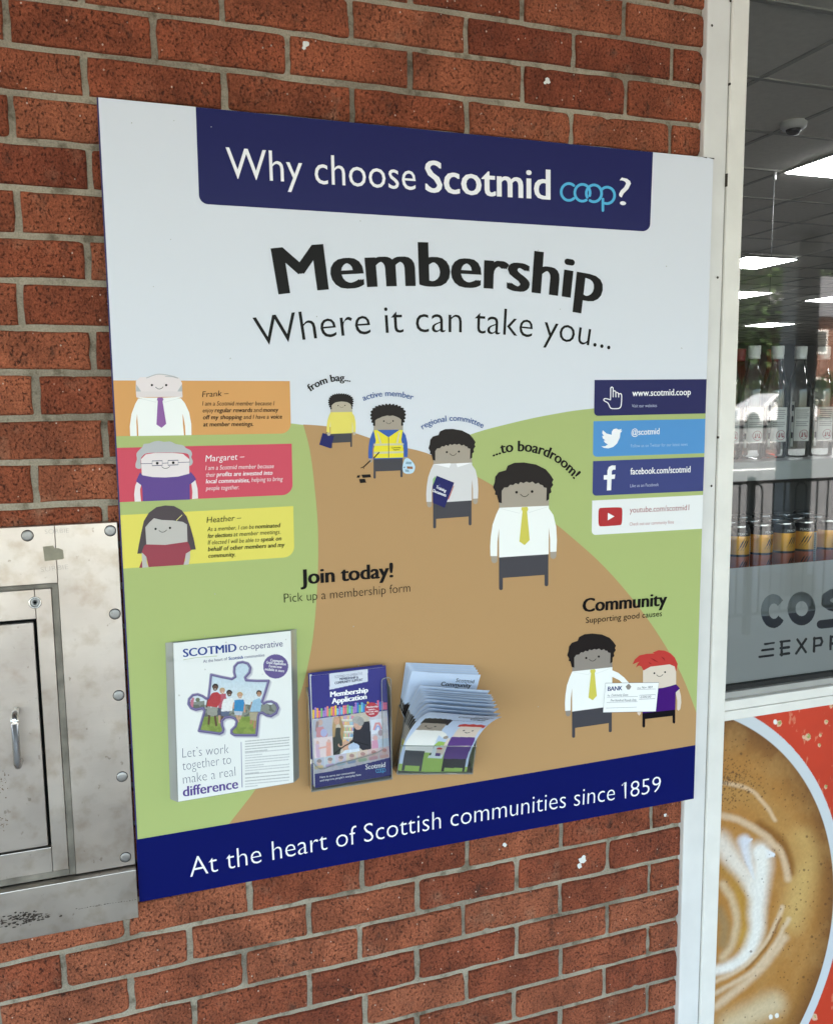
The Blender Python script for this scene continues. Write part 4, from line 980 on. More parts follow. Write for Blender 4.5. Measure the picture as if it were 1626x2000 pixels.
def ibird(A): A.poly(z7((195, 893), (240, 890), (270, 870), (236, 850), (222, 826), (242, 824), (212, 800), (205, 771), (225, 776), (205, 740), (211, 706), (255, 745), (313, 760), (314, 725), (335, 695), (368, 688), (394, 701), (428, 692), (414, 712), (436, 712), (413, 738), (408, 790), (375, 860), (330, 900), (275, 916), (225, 910)), WHT, 7)
def iface(A): A.poly(z7((258, 1399), (262, 1275), (222, 1274), (223, 1223), (263, 1221), (265, 1170), (280, 1130), (315, 1111), (359, 1112), (357, 1161), (327, 1162), (315, 1178), (314, 1218), (355, 1214), (348, 1266), (312, 1268), (307, 1396)), WHT, 7)
def iplay(A):
    A.poly(z7((170, 1612), (190, 1600), (300, 1594), (410, 1594), (430, 1606), (436, 1640), (433, 1740), (425, 1785), (405, 1797), (300, 1806), (190, 1811), (168, 1796), (161, 1750), (162, 1650)), ink(184, 52, 56), 7, 3)
    A.poly(z7((270, 1655), (345, 1697), (268, 1742)), WHT, 8)
REDT, PALE = ink(160, 58, 62), ink(196, 202, 226)
link_panel(z7((118, 130), (1500, 121), (1500, 513), (112, 543)), 8, NAV, ihand, [('www.scotmid.coop', *z7((550, 317), (1218, 303)), WHT, 74, .016), ('Visit our websites', *z7((545, 446), (832, 440)), PALE, 36, 0)], 'navy panel with a pointing hand')
link_panel(z7((106, 604), (1500, 574), (1500, 967), (99, 1013)), 8, ink(86, 150, 210), ibird, [('@scotmid', *z7((540, 764), (860, 752)), WHT, 70, .01), ('Follow us on Twitter for our latest news', *z7((533, 905), (1182, 885)), ink(178, 208, 238), 36, 0)], 'sky blue panel with a white bird')
link_panel(z7((101, 1062), (1500, 1010), (1500, 1398), (93, 1461)), 8, ink(62, 70, 128), iface, [('facebook.com/scotmid', *z7((528, 1216), (1215, 1190)), WHT, 72, .014), ('Like us on Facebook', *z7((525, 1363), (852, 1348)), PALE, 36, 0)], 'blue panel with a white letter f')
link_panel(z7((90, 1515), (1500, 1443), (1500, 1828), (85, 1912)), 8, ink(240, 240, 240), iplay, [('youtube.com/scotmid1', *z7((520, 1655), (1200, 1624)), REDT, 64, 0), ('Check out our community films', *z7((517, 1803), (1025, 1778)), ink(190, 130, 132), 36, 0)], 'white panel with a red play button')

# the printed cartoon people
HAIR, SKA, SKB, DGREY, YEL = ink(36, 30, 29), ink(172, 160, 146), ink(150, 140, 132), ink(74, 72, 78), ink(216, 204, 92)
HAIRP = [(765, 782), (740, 775), (725, 715), (708, 710), (712, 685), (693, 650), (697, 635), (706, 610), (712, 560), (740, 525), (800, 508), (815, 470), (870, 446), (950, 443), (1050, 460), (1130, 500), (1165, 540), (1195, 585), (1183, 610), (1193, 630), (1172, 660), (1178, 690), (1160, 705), (1158, 750), (1135, 765), (1138, 655), (1115, 650), (1105, 632), (1085, 628), (1070, 612), (1045, 622), (1020, 602), (995, 612), (970, 603), (945, 615), (920, 605), (905, 625), (880, 615), (860, 632), (835, 628), (815, 650), (785, 652), (765, 680)]
def template(z, x0, yl, x1, yr, yb=None):
    """maps points measured on the largest figure to another figure: shoulder corners (x0,yl)-(x1,yr)"""
    k = (x1 - x0) / 410
    def f(*pts):
        out = []
        for a, c in pts:
            u = (a - 745) / 410; v = c - (820 - 17 * u)
            out.append((x0 + u * (x1 - x0), yl + u * (yr - yl) + v * k))
        return z(*out)
    f.k = k; return f
def suit(A, f, s, shirt, tie, skin=SKA, arms=(1, 1), trousers=DGREY, face=True, hair=True, collar=True):
    """s: photo px per template unit"""
    L0 = 6
    if arms[0]:
        A.poly(f((742, 828), (718, 880), (690, 960), (675, 1060), (670, 1140), (672, 1222), (728, 1222), (730, 1100), (744, 985)), shirt, L0)
        A.poly(f((677, 1222), (729, 1222), (728, 1262), (718, 1277), (705, 1281), (690, 1277), (680, 1262)), skin, L0)
    if arms[1]:
        A.poly(f((1157, 826), (1195, 880), (1218, 980), (1224, 1090), (1220, 1185), (1168, 1188), (1167, 1080), (1154, 960)), shirt, L0)
        A.poly(f((1168, 1188), (1220, 1185), (1219, 1225), (1207, 1242), (1193, 1246), (1178, 1240), (1170, 1228)), skin, L0)
    leg = lambda xa, xb, yb: [(xa, yb - 14)] + [((xa + xb) / 2 - (xb - xa) / 2 * math.cos(t), yb - 15 + 15 * math.sin(t)) for t in np.linspace(.2, 2.94, 7)] + [(xb, yb - 14)]
    A.poly(f((743, 1225), *leg(743, 775, 1505), (775, 1404), (1121, 1378), *leg(1121, 1152, 1473), (1153, 1200)), trousers, L0 + 1)
    A.poly(f((745, 820), (742, 830), (744, 1233), (1155, 1206), (1157, 803)), shirt, L0 + 2)
    A.poly(f((745, 782), (764, 700), (764, 600), (1138, 590), (1138, 690), (1157, 745), (1157, 803), (745, 820)), skin, L0 + 3)
    if hair: A.poly(f(*HAIRP), HAIR, L0 + 4)
    if face:
        A.circ(f((888, 691))[0], 11 * s, BLK, L0 + 5); A.circ(f((1017, 685))[0], 11 * s, BLK, L0 + 5)
        A.stroke(smooth_loop(f((920, 707), (937, 722), (955, 727), (974, 721), (988, 706)), 5, False), 5 * s, BLK, L0 + 5)
    if collar:
        A.stroke(f((748, 826), (830, 845), (912, 866), (930, 832)), 3 * s, SHLINE, L0 + 5); A.stroke(f((1155, 810), (1080, 832), (990, 860), (978, 830)), 3 * s, SHLINE, L0 + 5)
    if tie:
        A.poly(f((930, 815), (978, 812), (985, 832), (975, 852), (997, 1088), (955, 1130), (911, 1100), (937, 852), (928, 832)), tie, L0 + 6)
def caption(name_, body, pts, mt, h, bold=.02):
    A = art(); A.text(body, pts, mt, 12, bold=bold, h=h); A.build('caption', board)
CBL = ink(58, 88, 150)
# the one in the tie
A = art(); f = template(pR6, 745, 820, 1157, 803); suit(A, f, f.k / 4.2789, SHIRT, YEL); A.build('printed_figure', board, 'printed man in white shirt, yellow tie and dark trousers')
# committee man with folder
A = art(); f = template(pR6, 195, 456, 516, 443); s = f.k / 4.2789
LG = ink(222, 219, 220); suit(A, f, s, LG, None, collar=False)
A.poly(pR6((195, 456), (330, 448), (342, 450), (326, 486)), WHT, 12); A.poly(pR6((516, 443), (400, 448), (384, 452), (396, 482)), WHT, 12)
A.poly(pR6((190, 580), (212, 555), (215, 600), (190, 640)), ink(150, 190, 130), 12); A.poly(pR6((362, 635), (366, 640), (322, 752), (316, 748)), ink(196, 90, 80), 12)
A.poly(pR6((222, 552), (368, 610), (288, 820), (190, 778), (188, 640)), ink(36, 38, 100), 13)
A.poly(pR6((236, 620), (250, 618), (256, 650), (240, 660)), ink(62, 62, 124), 13.5)
for t, a, b_ in (('Training', (214, 655), (296, 690)), ('Documents', (188, 686), (297, 728))): A.text(t, pR6(a, b_), WHT, 14, h=25 / 4.28, bold=.03)
A.build('printed_figure', board, 'printed man in a pale shirt holding a navy folder')
# active member in a yellow vest
def curly(A, z, pts_o, pts_i, nz, amp, lay):
    o = smooth_loop(pts_o, 6, False); L_ = [0]
    for a, c in zip(o, o[1:]): L_.append(L_[-1] + math.dist(a, c))
    out = []; N = nz * 6
    cx, cy = sum(p[0] for p in o) / len(o), sum(p[1] for p in o) / len(o)
    for k in range(N + 1):
        d = L_[-1] * k / N; j = max(i for i in range(len(L_)) if L_[i] <= d + 1e-9); j = min(j, len(o) - 2); t = (d - L_[j]) / (L_[j + 1] - L_[j] or 1)
        x, y = o[j][0] + (o[j + 1][0] - o[j][0]) * t, o[j][1] + (o[j + 1][1] - o[j][1]) * t
        l = math.hypot(x - cx, y - cy); g = amp * (abs(math.sin(math.pi * k / 6)) - .5); out.append((x + (x - cx) / l * g, y + (y - cy) / l * g))
    A.poly(z(*(out + pts_i)), HAIR, lay)
A = art(); f = template(pR5, 612, 526, 862, 524); s = f.k / 4.3946
BLUE = ink(62, 98, 176); suit(A, f, s, BLUE, None, hair=False, collar=False)
curly(A, pR5, [(620, 496), (597, 455), (588, 400), (598, 355), (640, 322), (700, 310), (745, 306), (800, 312), (848, 330), (878, 362), (882, 405), (872, 455), (852, 494)], [(848, 440), (832, 424), (815, 416), (795, 408), (775, 402), (750, 406), (728, 402), (705, 408), (685, 412), (662, 424), (640, 432), (625, 445)], 20, 14, 10.5)
z = pR5
A.poly(z((612, 528), (640, 526), (738, 588), (738, 766), (612, 768), (612, 690), (630, 620)), ink(240, 224, 60), 12); A.poly(z((862, 526), (832, 526), (740, 588), (740, 766), (866, 762), (866, 690), (848, 610)), ink(240, 224, 60), 12)
SV = ink(212, 206, 170)
for q in (((612, 644), (868, 640), (868, 656), (612, 662)), ((612, 714), (868, 708), (868, 724), (612, 732)), ((636, 545), (652, 556), (680, 640), (664, 642)), ((838, 540), (824, 550), (804, 636), (820, 638))): A.poly(z(*q), SV, 13)
A.stroke(z((739, 588), (740, 764)), 1.4, DGREY, 14, cap=False)
for t, a, b_ in (('Community', (765, 684), (843, 682)), ('Support', (778, 700), (832, 699))): A.text(t, z(a, b_), BLK, 14, h=12 / 4.39, bold=.02)
A.stroke(z((656, 720), (614, 766)), 2.2, BLK, 14); A.stroke(z((582, 790), (524, 845)), 2.2, BLK, 14); A.stroke(z((502, 852), (524, 843), (526, 858)), 1.4, BLK, 14)
A.poly(z((880, 775), (905, 768), (940, 795), (966, 840), (950, 890), (905, 903), (868, 890), (858, 850), (866, 805)), ink(196, 222, 240), 14, 4)
for q, c_ in ((((890, 798), (938, 800), (932, 822), (885, 818)), ink(140, 170, 190)), (((895, 838), (945, 840), (946, 862), (898, 858)), ink(160, 110, 80)), (((868, 842), (884, 840), (880, 854), (864, 852)), ink(140, 160, 180)), (((880, 864), (912, 868), (916, 888), (882, 884)), ink(140, 170, 190))): A.poly(z(*q), c_, 15)
for q in (((472, 916), (496, 914), (490, 935), (466, 936)), ((506, 910), (582, 906), (590, 932), (518, 937)), ((486, 948), (536, 944), (548, 978), (496, 982))): A.poly(z(*q), BLK, 14)
A.build('printed_figure', board, 'printed man in a yellow vest picking up litter')
# from bag
A = art(); f = template(pR5, 243, 374, 428, 371); s = f.k / 4.3946
YL = ink(236, 220, 108); suit(A, f, s, YL, None, hair=False, collar=False, skin=ink(190, 178, 158))
curly(A, pR5, [(250, 352), (234, 325), (226, 282), (236, 248), (262, 226), (300, 217), (335, 216), (380, 220), (415, 236), (434, 262), (434, 300), (424, 348)], [(418, 312), (405, 298), (385, 288), (360, 284), (335, 282), (310, 285), (285, 290), (265, 302), (250, 318)], 22, 11, 10.5)
A.poly(pR5((175, 552), (272, 580), (243, 685), (145, 652)), ink(36, 38, 100), 13); A.stroke(smooth_loop(pR5((208, 562), (205, 552), (215, 548)), 4, False), 1.2, ink(60, 60, 70), 14)
A.circ(pR5((227, 562))[0], 14 / 4.39, ink(196, 184, 164), 14)
A.build('printed_figure', board, 'printed person in a yellow jumper carrying a navy bag')
caption('c', 'from bag...', pR5((72, 198), (240, 117), (410, 113)), BLK, 62 / 4.39, .03)
caption('c', 'active member', pR5((526, 277), (737, 236), (945, 270)), CBL, 50 / 4.39, .012)
caption('c', 'regional committee', pR5((1032, 522), (1285, 448), (1543, 512)), CBL, 50 / 4.39, .012)
caption('c', '...to boardroom!', pR6((695, 392), (1050, 365), (1366, 580)), BLK, 88 / 4.28, .03)
A = art(); A.text('Join today!', pR8((912, 135), (1380, 97)), BLK, 12, h=28, bold=.034, off=.003); A.text('Pick up a membership form', pR8((825, 228), (1470, 172)), BLK, 12, h=17, off=-.012)
A.build('caption', board)
A = art(); A.text('Community', pC((290, 230), (1118, 163)), BLK, 12, h=128 / 5.08, bold=.034, off=.003); A.text('Supporting good causes', pC((318, 340), (1073, 270)), BLK, 12, h=56 / 5.08)
A.build('caption', board)
# the pair with the cheque
A = art(); f = template(pC, 185, 819, 580, 776); s = f.k / 5.0813
suit(A, f, s, SHIRT, YEL, skin=SKB, arms=(1, 0))
A.poly(pC((580, 806), (640, 832), (700, 880), (745, 930), (715, 965), (650, 905), (580, 872)), SHIRT, 8.5)
A.build('printed_figure', board, 'printed man in a yellow tie holding one end of the cheque')
A = art(); z = pC; SKG = ink(226, 210, 194)
A.poly(z((1208, 1015), (1245, 990), (1262, 1060), (1266, 1130), (1255, 1195), (1238, 1210), (1224, 1195), (1226, 1110)), SKG, 7)
A.poly(z((826, 1200), (865, 1200), (866, 1235), (850, 1258), (832, 1240)), SKG, 7)
A.poly(z((880, 1225), (1206, 1195), (1206, 1325), (1194, 1340), (1180, 1325), (1178, 1260), (908, 1292), (908, 1365), (894, 1380), (880, 1365)), ink(22, 18, 24), 7)
A.poly(z((1000, 985), (1085, 978), (1150, 962), (1212, 944), (1252, 988), (1210, 1028), (1206, 1198), (884, 1235), (884, 1180)), ink(70, 26, 116), 8)
A.poly(z((886, 800), (930, 775), (1050, 760), (1150, 745), (1195, 760), (1214, 800), (1214, 946), (1150, 966), (1080, 982), (886, 1000)), SKG, 9)
A.poly(z((890, 810), (870, 770), (845, 760), (815, 780), (835, 738), (850, 722), (815, 735), (782, 748), (805, 700), (850, 660), (920, 645), (1000, 640), (980, 632), (1040, 608), (1100, 612), (1160, 640), (1200, 680), (1230, 745), (1212, 820), (1200, 770), (1150, 748), (1060, 760), (960, 772)), ink(196, 64, 58), 10)
for q in (((960, 685), (1000, 700), (1042, 730), (1000, 716)), ((1062, 670), (1095, 685), (1106, 720), (1090, 700)), ((938, 722), (960, 735), (974, 748), (952, 742))): A.poly(z(*q), ink(150, 36, 40), 11)
A.circ(z((998, 836))[0], 9 / 5.08, BLK, 11); A.circ(z((1104, 825))[0], 9 / 5.08, BLK, 11)
smile(A, z((1020, 852), (1036, 866), (1050, 868), (1066, 864), (1082, 850)), 1.0, 11)
A.build('printed_figure', board, 'printed red-haired woman in a purple top beside the cheque')
A = art()
A.poly(z((513, 934), (1042, 928), (1012, 1216), (488, 1226)), ink(250, 250, 249), 13); A.stroke(z((513, 934), (1042, 928), (1012, 1216), (488, 1226)), .5, DGREY, 14, closed=True)
A.poly(z((712, 968), (738, 942), (752, 946), (768, 970), (752, 998), (730, 998)), SKB, 15)
A.text('BANK', z((535, 1012), (678, 1004)), ink(30, 46, 110), 15, h=42 / 5.08, bold=.03)
for t, a, b_, h in (('Date', (828, 990), (862, 988), 14), ('Nov 1859', (872, 988), (976, 984), 22), ('Pay', (532, 1064), (556, 1062), 14), ('Community Grant', (568, 1064), (735, 1060), 22), ('Five Hundred Pounds Only', (562, 1116), (818, 1112), 22), ('£500.00', (858, 1082), (962, 1078), 20)):
    A.text(t, z(a, b_), ink(60, 60, 70), 15, h=h / 5.08, shear=.15)
for a, b_ in (((825, 998), (1008, 992)), ((528, 1074), (832, 1066)), ((524, 1126), (830, 1118)), ((518, 1182), (822, 1172))): A.stroke(z(a, b_), .45, DGREY, 15, cap=False)
A.stroke(z((850, 1054), (1007, 1048), (1003, 1088), (846, 1094)), .45, DGREY, 15, closed=True)
A.build('printed_cheque', board)
# ------------------------------------------------------------------ acrylic holders and their leaflets
M_ACR = clear_mat('clear_acrylic', (.97, .975, .97, 1), 1.2, .03, (.62, .64, .62, 1), 1.49, .04)
M_ACRF = clear_mat('clear_cover', (.985, .985, .98, 1), .9, 0, ior=1.45)
M_ACRS = clear_mat('acrylic_edge', (.80, .83, .81, 1), 1.5, .50, (.60, .63, .60, 1), 1.49, .08)
M_SHEET = mat('white_paper', (.76, .76, .75, 1), .55, .3)
pA, pL = Zm(310, 1220, 5.2452), Zm(590, 1270, 3.9659)
def quad3(pxs, Y): return [tuple(at(px, py, Y)) for px, py in pxs]
def slab_from(q, th, mt, mb):
    n = len(q); vs = list(q) + [(x, y + th, z) for x, y, z in q]
    mb.add(vs, [tuple(range(n)), tuple(range(2 * n - 1, n - 1, -1))] + [(k, k + n, (k + 1) % n + n, (k + 1) % n) for k in range(n)], mt)
# A4 poster
back = quad3(pA((68, 187), (1412, 45), (1440, 1565), (118, 1787)), -.0235)
fr = quad3(pA((146, 184), (1356, 58), (1384, 1622), (196, 1822)), -.0385)
hold = empty('poster_holder', (-.92, BY, fr[2][2]), 'flat clear acrylic holder with a white poster, lower left of the board', 'holder')
b = MB(); slab_from(back, .0012, M_ACRS, b); b.build('back_plate', hold)
b = MB(); b.add(fr, [(0, 1, 2, 3)], M_ACRF); b.build('front_cover', hold)
b = MB()
for i, j in ((3, 0), (1, 2), (2, 3)): b.add([back[i], back[j], tuple(Vector(fr[j]) + Vector((0, .0013, 0))), tuple(Vector(fr[i]) + Vector((0, .0013, 0)))], [(0, 1, 2, 3)], M_ACRS)
b.build('side_wall', hold)
ap = [Vector(p) for p in quad3(pA((150, 189), (1352, 64), (1380, 1618), (201, 1816)), -.036)]
PUZ = [(537, 512), (650, 538), (750, 557), (785, 535), (772, 485), (776, 430), (810, 392), (860, 383), (912, 398), (938, 440), (930, 490), (885, 540), (895, 570), (1010, 576), (1126, 575), (1092, 690), (1058, 790), (1076, 808), (1110, 790), (1155, 787), (1203, 810), (1222, 852), (1203, 906), (1150, 938), (1100, 928), (1062, 902), (1030, 910), (1018, 940), (1010, 1040), (1000, 1133), (880, 1133), (775, 1131), (745, 1112), (746, 1080), (788, 1040), (800, 992), (778, 958), (730, 945), (680, 953), (648, 985), (648, 1030), (664, 1072), (656, 1102), (625, 1117), (520, 1102), (412, 1088), (440, 990), (470, 885), (455, 856), (425, 862), (380, 872), (332, 854), (305, 812), (312, 762), (350, 722), (400, 714), (450, 732), (486, 758), (510, 750), (524, 640)]
def a4_paint(U, V):
    px, py = project(U, -.036 + 0 * U, V); x, y = (px - 310) * 5.2452, (py - 1220) * 5.2452
    k = Canvas(x, y, L3(246, 246, 244)); k.c = k.c * (.985 + .03 * vnoise(U + 4, V + 4, .05, 21, 3))[..., None]
    sh_ = [(a + 16, c + 14) for a, c in PUZ]
    k.line(sh_ + sh_[:1], 26, L3(190, 188, 200), .7, .8)
    ph = Canvas(x, y, L3(206, 222, 234)); ph.blend(np.clip((y - 560) / 330, 0, 1), L3(232, 236, 238))
    nz = vnoise(x, y, 60, 22, 4)
    ph.blend(((y > 815 + 70 * nz - 40 * (x > 840) + (x < 470) * -60) & (y < 960)) * .85, L3(112, 116, 100))
    ph.blend((nz > .55) * ((y > 820) & (y < 950)) * .6, L3(70, 76, 58))
    ph.blend((y > 935 + 12 * nz) * 1., L3(142, 160, 74)); ph.blend(((nz > .5) & (y > 950)) * .5, L3(112, 134, 54))
    sb, sl_ = L3(96, 64, 48), L3(206, 160, 132)
    def kid(hx, hy, r, skin, hair_, shirt, shirtc, shorts, shc, legs, lc, arms=()):
        for l in legs: ph.line(l, 22, lc, .3)
        ph.fill(shorts, shc)
        for a_ in arms: ph.line(a_, 20, skin, .3)
        ph.fill(shirt, shirtc); ph.ell(hx, hy - r * .35, r * 1.08, r * 1.0, hair_); ph.ell(hx, hy + r * .15, r * .82, r * .95, skin); ph.ell(hx, hy + r * .5, r * .3, r * .12, L3(240, 235, 230))
    kid(652, 680, 26, sl_, L3(190, 160, 110), [(622, 715), (690, 705), (695, 800), (640, 860), (610, 850)], L3(190, 90, 110), [(610, 850), (680, 850), (660, 930), (600, 930)], L3(80, 80, 100), [[(620, 920), (625, 1000)]], sl_)
    kid(580, 645, 30, sb, L3(30, 24, 22), [(545, 700), (600, 690), (634, 715), (636, 790), (598, 848), (494, 835), (508, 760)], L3(190, 58, 62), [(496, 848), (604, 846), (598, 925), (560, 938), (498, 920)], L3(158, 158, 148), [[(520, 925), (512, 1015)], [(575, 925), (590, 1030)]], sb, [[(622, 760), (590, 830)], [(505, 770), (492, 840)]])
    kid(724, 705, 28, sb, L3(34, 26, 24), [(668, 762), (756, 752), (764, 800), (752, 885), (638, 890), (652, 800)], L3(240, 240, 240), [(640, 888), (730, 885), (715, 935), (645, 940)], L3(92, 104, 132), [[(655, 930), (640, 990)], [(700, 930), (690, 960)]], sb, [[(752, 800), (775, 850)]])
    kid(832, 725, 27, sl_, L3(196, 160, 100), [(776, 772), (870, 766), (878, 800), (866, 890), (772, 884)], L3(52, 140, 196), [(772, 882), (862, 886), (850, 930), (780, 925)], L3(190, 200, 214), [[(800, 925), (815, 990)], [(840, 925), (830, 960)]], sl_, [[(872, 800), (880, 890)], [(776, 800), (765, 850)]])
    kid(1028, 708, 27, L3(180, 130, 98), L3(40, 30, 26), [(965, 775), (1030, 752), (1058, 780), (1040, 890), (932, 892)], L3(160, 196, 222), [(930, 900), (1018, 898), (1000, 985), (935, 975)], L3(180, 168, 140), [[(950, 970), (945, 1010)], [(985, 980), (978, 1055)]], L3(180, 130, 98), [[(955, 800), (940, 880)]])
    ph.ell(400, 770, 22, 22, L3(110, 118, 90)); ph.rect(330, 770, 352, 850, L3(196, 80, 110)); ph.line([(352, 760), (338, 840)], 26, L3(206, 120, 140), .5)
    ph.c *= (.9 + .2 * vnoise(x, y, 14, 24, 2))[..., None]
    m_ = inside(x, y, PUZ)[..., None]; k.c = np.where(m_, ph.c, k.c)
    k.line(PUZ + PUZ[:1], 26, L3(92, 78, 132), .45); k.line([(a - 3, c - 4) for a, c in PUZ + PUZ[:1]], 8, L3(142, 130, 178), .8, .8)
    k.ell(1198, 428, 128, 124, L3(104, 86, 148))
    k.line([(255, 360), (400, 336), (595, 322)], 5, L3(176, 190, 130), .6)
    k.line([(845, 1205), (855, 1665)], 7, L3(120, 110, 160), .5)
    rs3 = np.random.RandomState(9)
    for yy, n_l, dk in ((1190, 5, 110), (1310, 2, 170), (1362, 4, 160), (1465, 3, 165), (1528, 1, 120), (1566, 1, 120), (1598, 1, 120), (1628, 2, 165)):
        for j in range(n_l):
            y0 = yy + j * 27; xx = 888.; xe = 1335 if (j < n_l - 1 or n_l == 1) else rs3.uniform(980, 1150)
            while xx < xe:
                w_ = rs3.uniform(14, 62); yl = y0 - (xx - 888) * .092 + 6; k.line([(xx, yl), (min(xx + w_, xe), yl - w_ * .092)], 9, L3(dk, dk - 2, dk + 6), .8, .62); xx += w_ + 10
    for sx, sy, r_ in ((690, 182, 8), (475, 460, 7), (1303, 152, 6), (1062, 508, 5), (210, 724, 9)): k.ell(sx, sy, r_, r_, L3(196, 192, 184), .7)
    return k.c
a4 = empty('community_poster', (-.92, -.036, ap[2].z), 'white paper poster with a jigsaw photo of children in the flat acrylic holder', 'poster')
us = np.linspace(0, 1, 270); vs = np.linspace(0, 1, 380)
def a4s(U, V):
    P = [np.array(p) for p in ap]; u, v = U[..., None], V[..., None]
    return (P[0] * (1 - u) + P[1] * u) * (1 - v) + (P[3] * (1 - u) + P[2] * u) * v
def a4p(U, V): S_ = a4s(U, V); return a4_paint(S_[..., 0], S_[..., 2])
PRINT_V = vcol_mat('picture_print', .42, .35)
grid_picture('printed_sheet', a4, us, vs, a4s, a4p, PRINT_V)
A = Art(-.0362); TB, TG, TP = ink(48, 72, 150), ink(96, 98, 122), ink(96, 72, 150); TGR = ink(128, 124, 150)
A.text('SCOTMID', pA((255, 332), (796, 274)), TB, 2, h=80 / 5.245, bold=.03); A.text('co-operative', pA((828, 264), (1270, 222)), ink(88, 84, 130), 2, h=64 / 5.245)
A.text('At the heart of', pA((456, 391), (702, 362)), TGR, 2, h=30 / 5.245, bold=.01); A.text('Scottish', pA((718, 362), (864, 348)), TB, 2, h=32 / 5.245, bold=.03); A.text('communities', pA((878, 346), (1084, 324)), TGR, 2, h=30 / 5.245, bold=.01)
for t, a, c in (('Community', (1142, 376), (1274, 388)), ('Grant Application', (1100, 398), (1300, 418)), ('Forms now', (1128, 436), (1258, 448)), ('available in store', (1086, 466), (1282, 488))): A.text(t, pA(a, c), WHT, 2, h=27 / 5.245, bold=.02)
for t, a, c in (('Let’s work', (243, 1364), (716, 1318)), ('together to', (246, 1494), (742, 1424)), ('make a real', (252, 1632), (786, 1548))): A.text(t, pA(a, c), TG, 2, h=98 / 5.245, off=-.02)
A.text('difference', pA((253, 1762), (812, 1676)), TP, 2, h=100 / 5.245, bold=.022)
A.build('lettering', a4)

